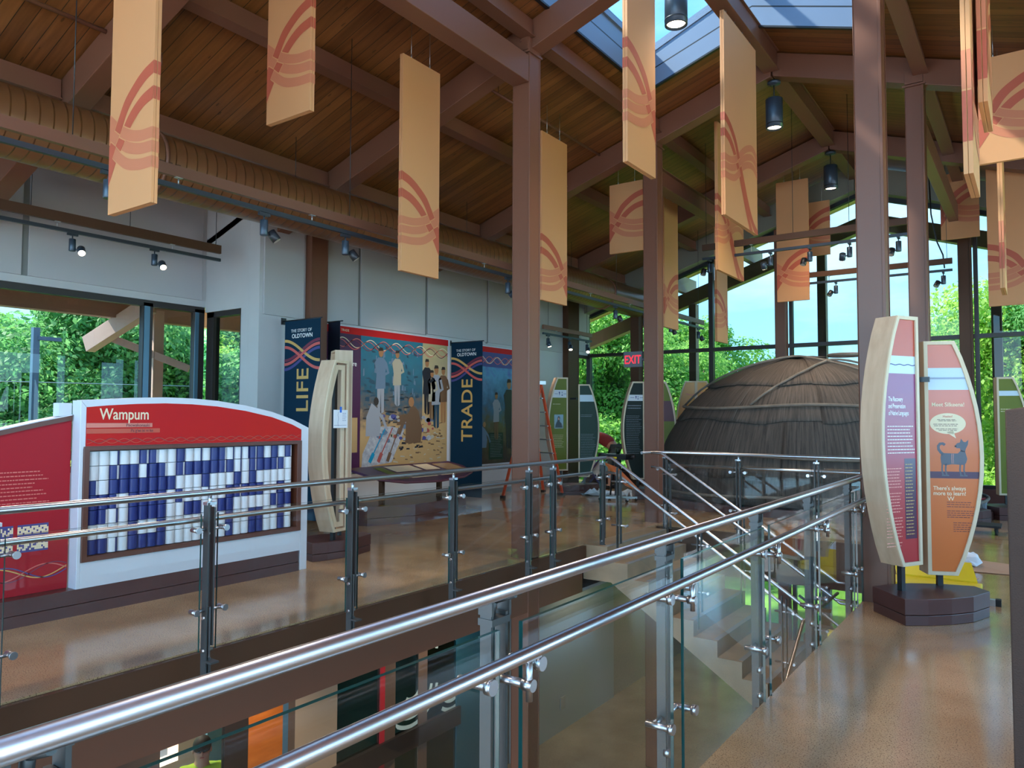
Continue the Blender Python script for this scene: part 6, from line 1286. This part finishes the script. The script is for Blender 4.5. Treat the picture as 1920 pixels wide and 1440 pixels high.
# ================================================================= outdoors
struct('ground', MB().add([(-90, 18.6, -3.75), (60, 18.6, -3.75), (60, 120, -3.75), (-90, 120, -3.75)], [(0, 1, 2, 3)]), M['grass'])
struct('ground', MB().add([(-90, -40, -3.75), (60, -40, -3.75), (60, 18.6, -3.75), (-90, 18.6, -3.75)], [(0, 1, 2, 3)]), M['neutral_ground'])  # ground made grey here so that no green light bounces indoors
def tree(name, seed, h, rad, trunk_h, nleaf, ls):
    r = np.random.default_rng(seed); nb = 26
    bl = []
    for k in range(nb):
        a = r.uniform(0, 2 * PI); f = r.uniform(0, 1) ** .6; hh = r.uniform(.18, 1.0); w = math.sin(PI * min(1, hh * .92 + .08)) ** .6
        bl.append((rad * f * w * math.cos(a), rad * f * w * math.sin(a), trunk_h * .5 + (h - trunk_h * .5) * hh * .93, rad * r.uniform(.26, .46)))
    bl = np.array(bl); n = nleaf; ci = r.integers(0, nb, n); d = r.normal(size=(n, 3)); d /= np.linalg.norm(d, axis=1)[:, None]; rr = r.uniform(.55, 1.08, n)[:, None] * bl[ci, 3][:, None]
    c = bl[ci, :3] + d * rr * np.array([1, 1, .8]); nrm = d + r.normal(size=(n, 3)) * .6 + np.array([0, 0, .4]); nrm /= np.linalg.norm(nrm, axis=1)[:, None]
    a = np.cross(nrm, r.normal(size=(n, 3))); a /= np.linalg.norm(a, axis=1)[:, None]; b = np.cross(nrm, a); s = (ls * r.uniform(.6, 1.3, n))[:, None]
    v = np.stack([c - a * s, c + b * s * .55 + nrm * s * .15, c + a * s, c - b * s * .55 + nrm * s * .15], 1).reshape(-1, 3)
    me = bpy.data.meshes.new(name); me.vertices.add(len(v)); me.vertices.foreach_set('co', v.ravel()); me.loops.add(n * 4); me.loops.foreach_set('vertex_index', np.arange(n * 4)); me.polygons.add(n); me.polygons.foreach_set('loop_start', np.arange(n) * 4); me.polygons.foreach_set('loop_total', np.full(n, 4)); me.update(); me.validate()
    tk = MB().tube([(0, 0, 0), (.1, .05, trunk_h), (0, .1, h * .75)], [.26, .2, .06], 10)
    for k in range(6): tk.tube([(0.05, .05, trunk_h + k * .3), tuple(bl[k, :3])], [.09, .03], 6)
    return me, tk.mesh('trunk')
T3 = [tree('crown', 1, 9.5, 3.6, 2.4, 46000, .085), tree('crown', 2, 8.0, 3.2, 2.0, 40000, .085), tree('crown', 3, 10.5, 3.4, 3.0, 46000, .09), tree('crown', 4, 3.2, 2.2, .3, 22000, .07)]
def plant(k, x, y, s, leaf, label, grp='woods around the building', zz=-3.75, rz=0):
    t = thing('tree' if k < 3 else 'leafy_shrub', label, 'tree' if k < 3 else 'shrub', (x, y, zz), rz, grp); t.scale = (s, s, s)
    me = T3[k][0]; key = (k, leaf)
    if key not in TM:
        mm = me.copy(); mm.materials.clear(); mm.materials.append(M[leaf]); TM[key] = mm
    link('crown', TM[key], None, t); link('trunk', T3[k][1], M['trunk'], t); return t
TM = {}
r = random.Random(21)
# beyond the gable: (x, y, kind, scale)
gab = [(-14.5, 27, 2, 1.0), (-17, 31, 0, 1.15), (-11.8, 29, 0, .92), (-19.5, 25.5, 1, 1.2), (-12.6, 23.5, 3, 1.5), (-10.4, 33, 1, .88), (-8.0, 36, 1, .82), (-5.6, 39, 1, .80), (-9.4, 27, 3, 1.5), (-3.0, 40, 1, .82), (-1.0, 32.5, 0, 1.12), (2.0, 31, 2, 1.10), (1.2, 36, 1, 1.2), (4.6, 30, 0, 1.1), (-1.8, 38, 0, 1.05), (7, 33, 2, 1.1), (-14, 36, 2, 1.05), (-22, 30, 0, 1.2), (-6.9, 34, 3, 1.6), (.5, 29, 3, 1.3)]
for i, (x, y, k, s) in enumerate(gab): plant(k, x, y, s, ['leaf1', 'leaf2', 'leaf3'][i % 3 if x > -9 else (0, 2, 0, 1)[i % 4]], ('tree' if k < 3 else 'low shrub') + [' with mid green leaves', ' with yellow green leaves', ' with deep green leaves'][i % 3 if x > -9 else (0, 2, 0, 1)[i % 4]] + (' beyond the gable window, right part' if x > -4 else ' beyond the gable window behind the EXIT sign' if x < -9 else ' against the sky beyond the bark dome'), 'trees beyond the gable', rz=r.uniform(0, 6))
for i in range(30):
    az = math.radians(52 + 33 * (i % 15) / 14 + r.uniform(-1, 1)); d = (22, 29)[i // 15] + r.uniform(-1.5, 2.5); k = (0, 1, 2)[i % 3]
    plant(k, -d * math.sin(az), d * math.cos(az), .80 + .12 * (i // 15) - (.12 if i % 15 > 8 else 0) + r.uniform(-.06, .08), ['leaf1', 'leaf3', 'leaf2', 'leaf1'][i % 4], ['mid green', 'deep green', 'yellow green', 'fresh green'][i % 4] + ' tree outside the bay, ' + ('nearer row, ' if i < 15 else 'farther row, ') + ('left' if i % 15 > 9 else 'middle' if i % 15 > 4 else 'right') + ' part', 'trees beyond the bay windows', rz=r.uniform(0, 6))
for i in range(12):
    az = math.radians(54 + 30 * i / 11); d = 17.5 + r.uniform(-.8, .8); plant(3, -d * math.sin(az), d * math.cos(az), 1.25 + r.uniform(-.1, .2), ['leaf2', 'leaf1'][i % 2], 'low ' + ['yellow', 'plain'][i % 2] + ' green shrub before the trees outside the bay windows', 'shrubs beyond the bay windows', rz=r.uniform(0, 6))
t = thing('lamp_post', 'blue grey square lamp post outside the bay window', 'lamp post', (-15.2, 6.17, -3.75)); part('pole', MB().box(-.055, .055, -.055, .055, 0, 6.95), M['post'], t); part('arm_head', MB().box(-.02, .08, .02, .42, 6.72, 6.79), M['post'], t)
for k, z in enumerate((2.35, 1.0, .55)):
    mb = MB().tube([(-16.5, -4, z), (-16.5, 6, z - .12), (-16.5, 16, z)], .015 if k else .012, 6); tag(part('overhead_wire', mb, M['alum']), 'thin pale cable crossing behind the lamp post, ' + ('highest', 'middle', 'lowest')[k] + ' of three', 'cable', 'cables behind the lamp post')

# round lamps added to brighten the dim lower level
for x, y, w in ((-5.7, 4.6, 'before the orange door leaf'), (-5.7, 7.4, 'before the etched glass'), (-5.6, 11.0, 'past the front column'), (-8.0, 4.6, 'over the person in the lime shirt'), (-3.0, 12.0, 'beyond the stair'), (-5.4, 14.2, 'near the lower gable glass'), (-5.7, 1.8, 'at the lower left')):
    t = thing('added_downlight', 'added round fill lamp in the lower ceiling ' + w, 'fill light', (x, y, -.66), 0, 'added fill lamps of the lower level'); part('trim_ring', MB().lathe((0, 0, 0), [(.06, 0), (.075, -.006), (.075, .0), (.06, .012)], 20), M['white'], t); part('lamp_face', MB().lathe((0, 0, .004), [(.06, 0), (0, .001)], 20), M['lamp'], t)
    ld = bpy.data.lights.new('added_downlight_glow', 'SPOT'); ld.energy = 65; ld.color = (1, .86, .68); ld.spot_size = math.radians(140); ld.spot_blend = .6; ld.shadow_soft_size = .08; lo = bpy.data.objects.new('added_downlight_glow', ld); COL.objects.link(lo); lo.parent = t; lo.location = (0, 0, -.03)
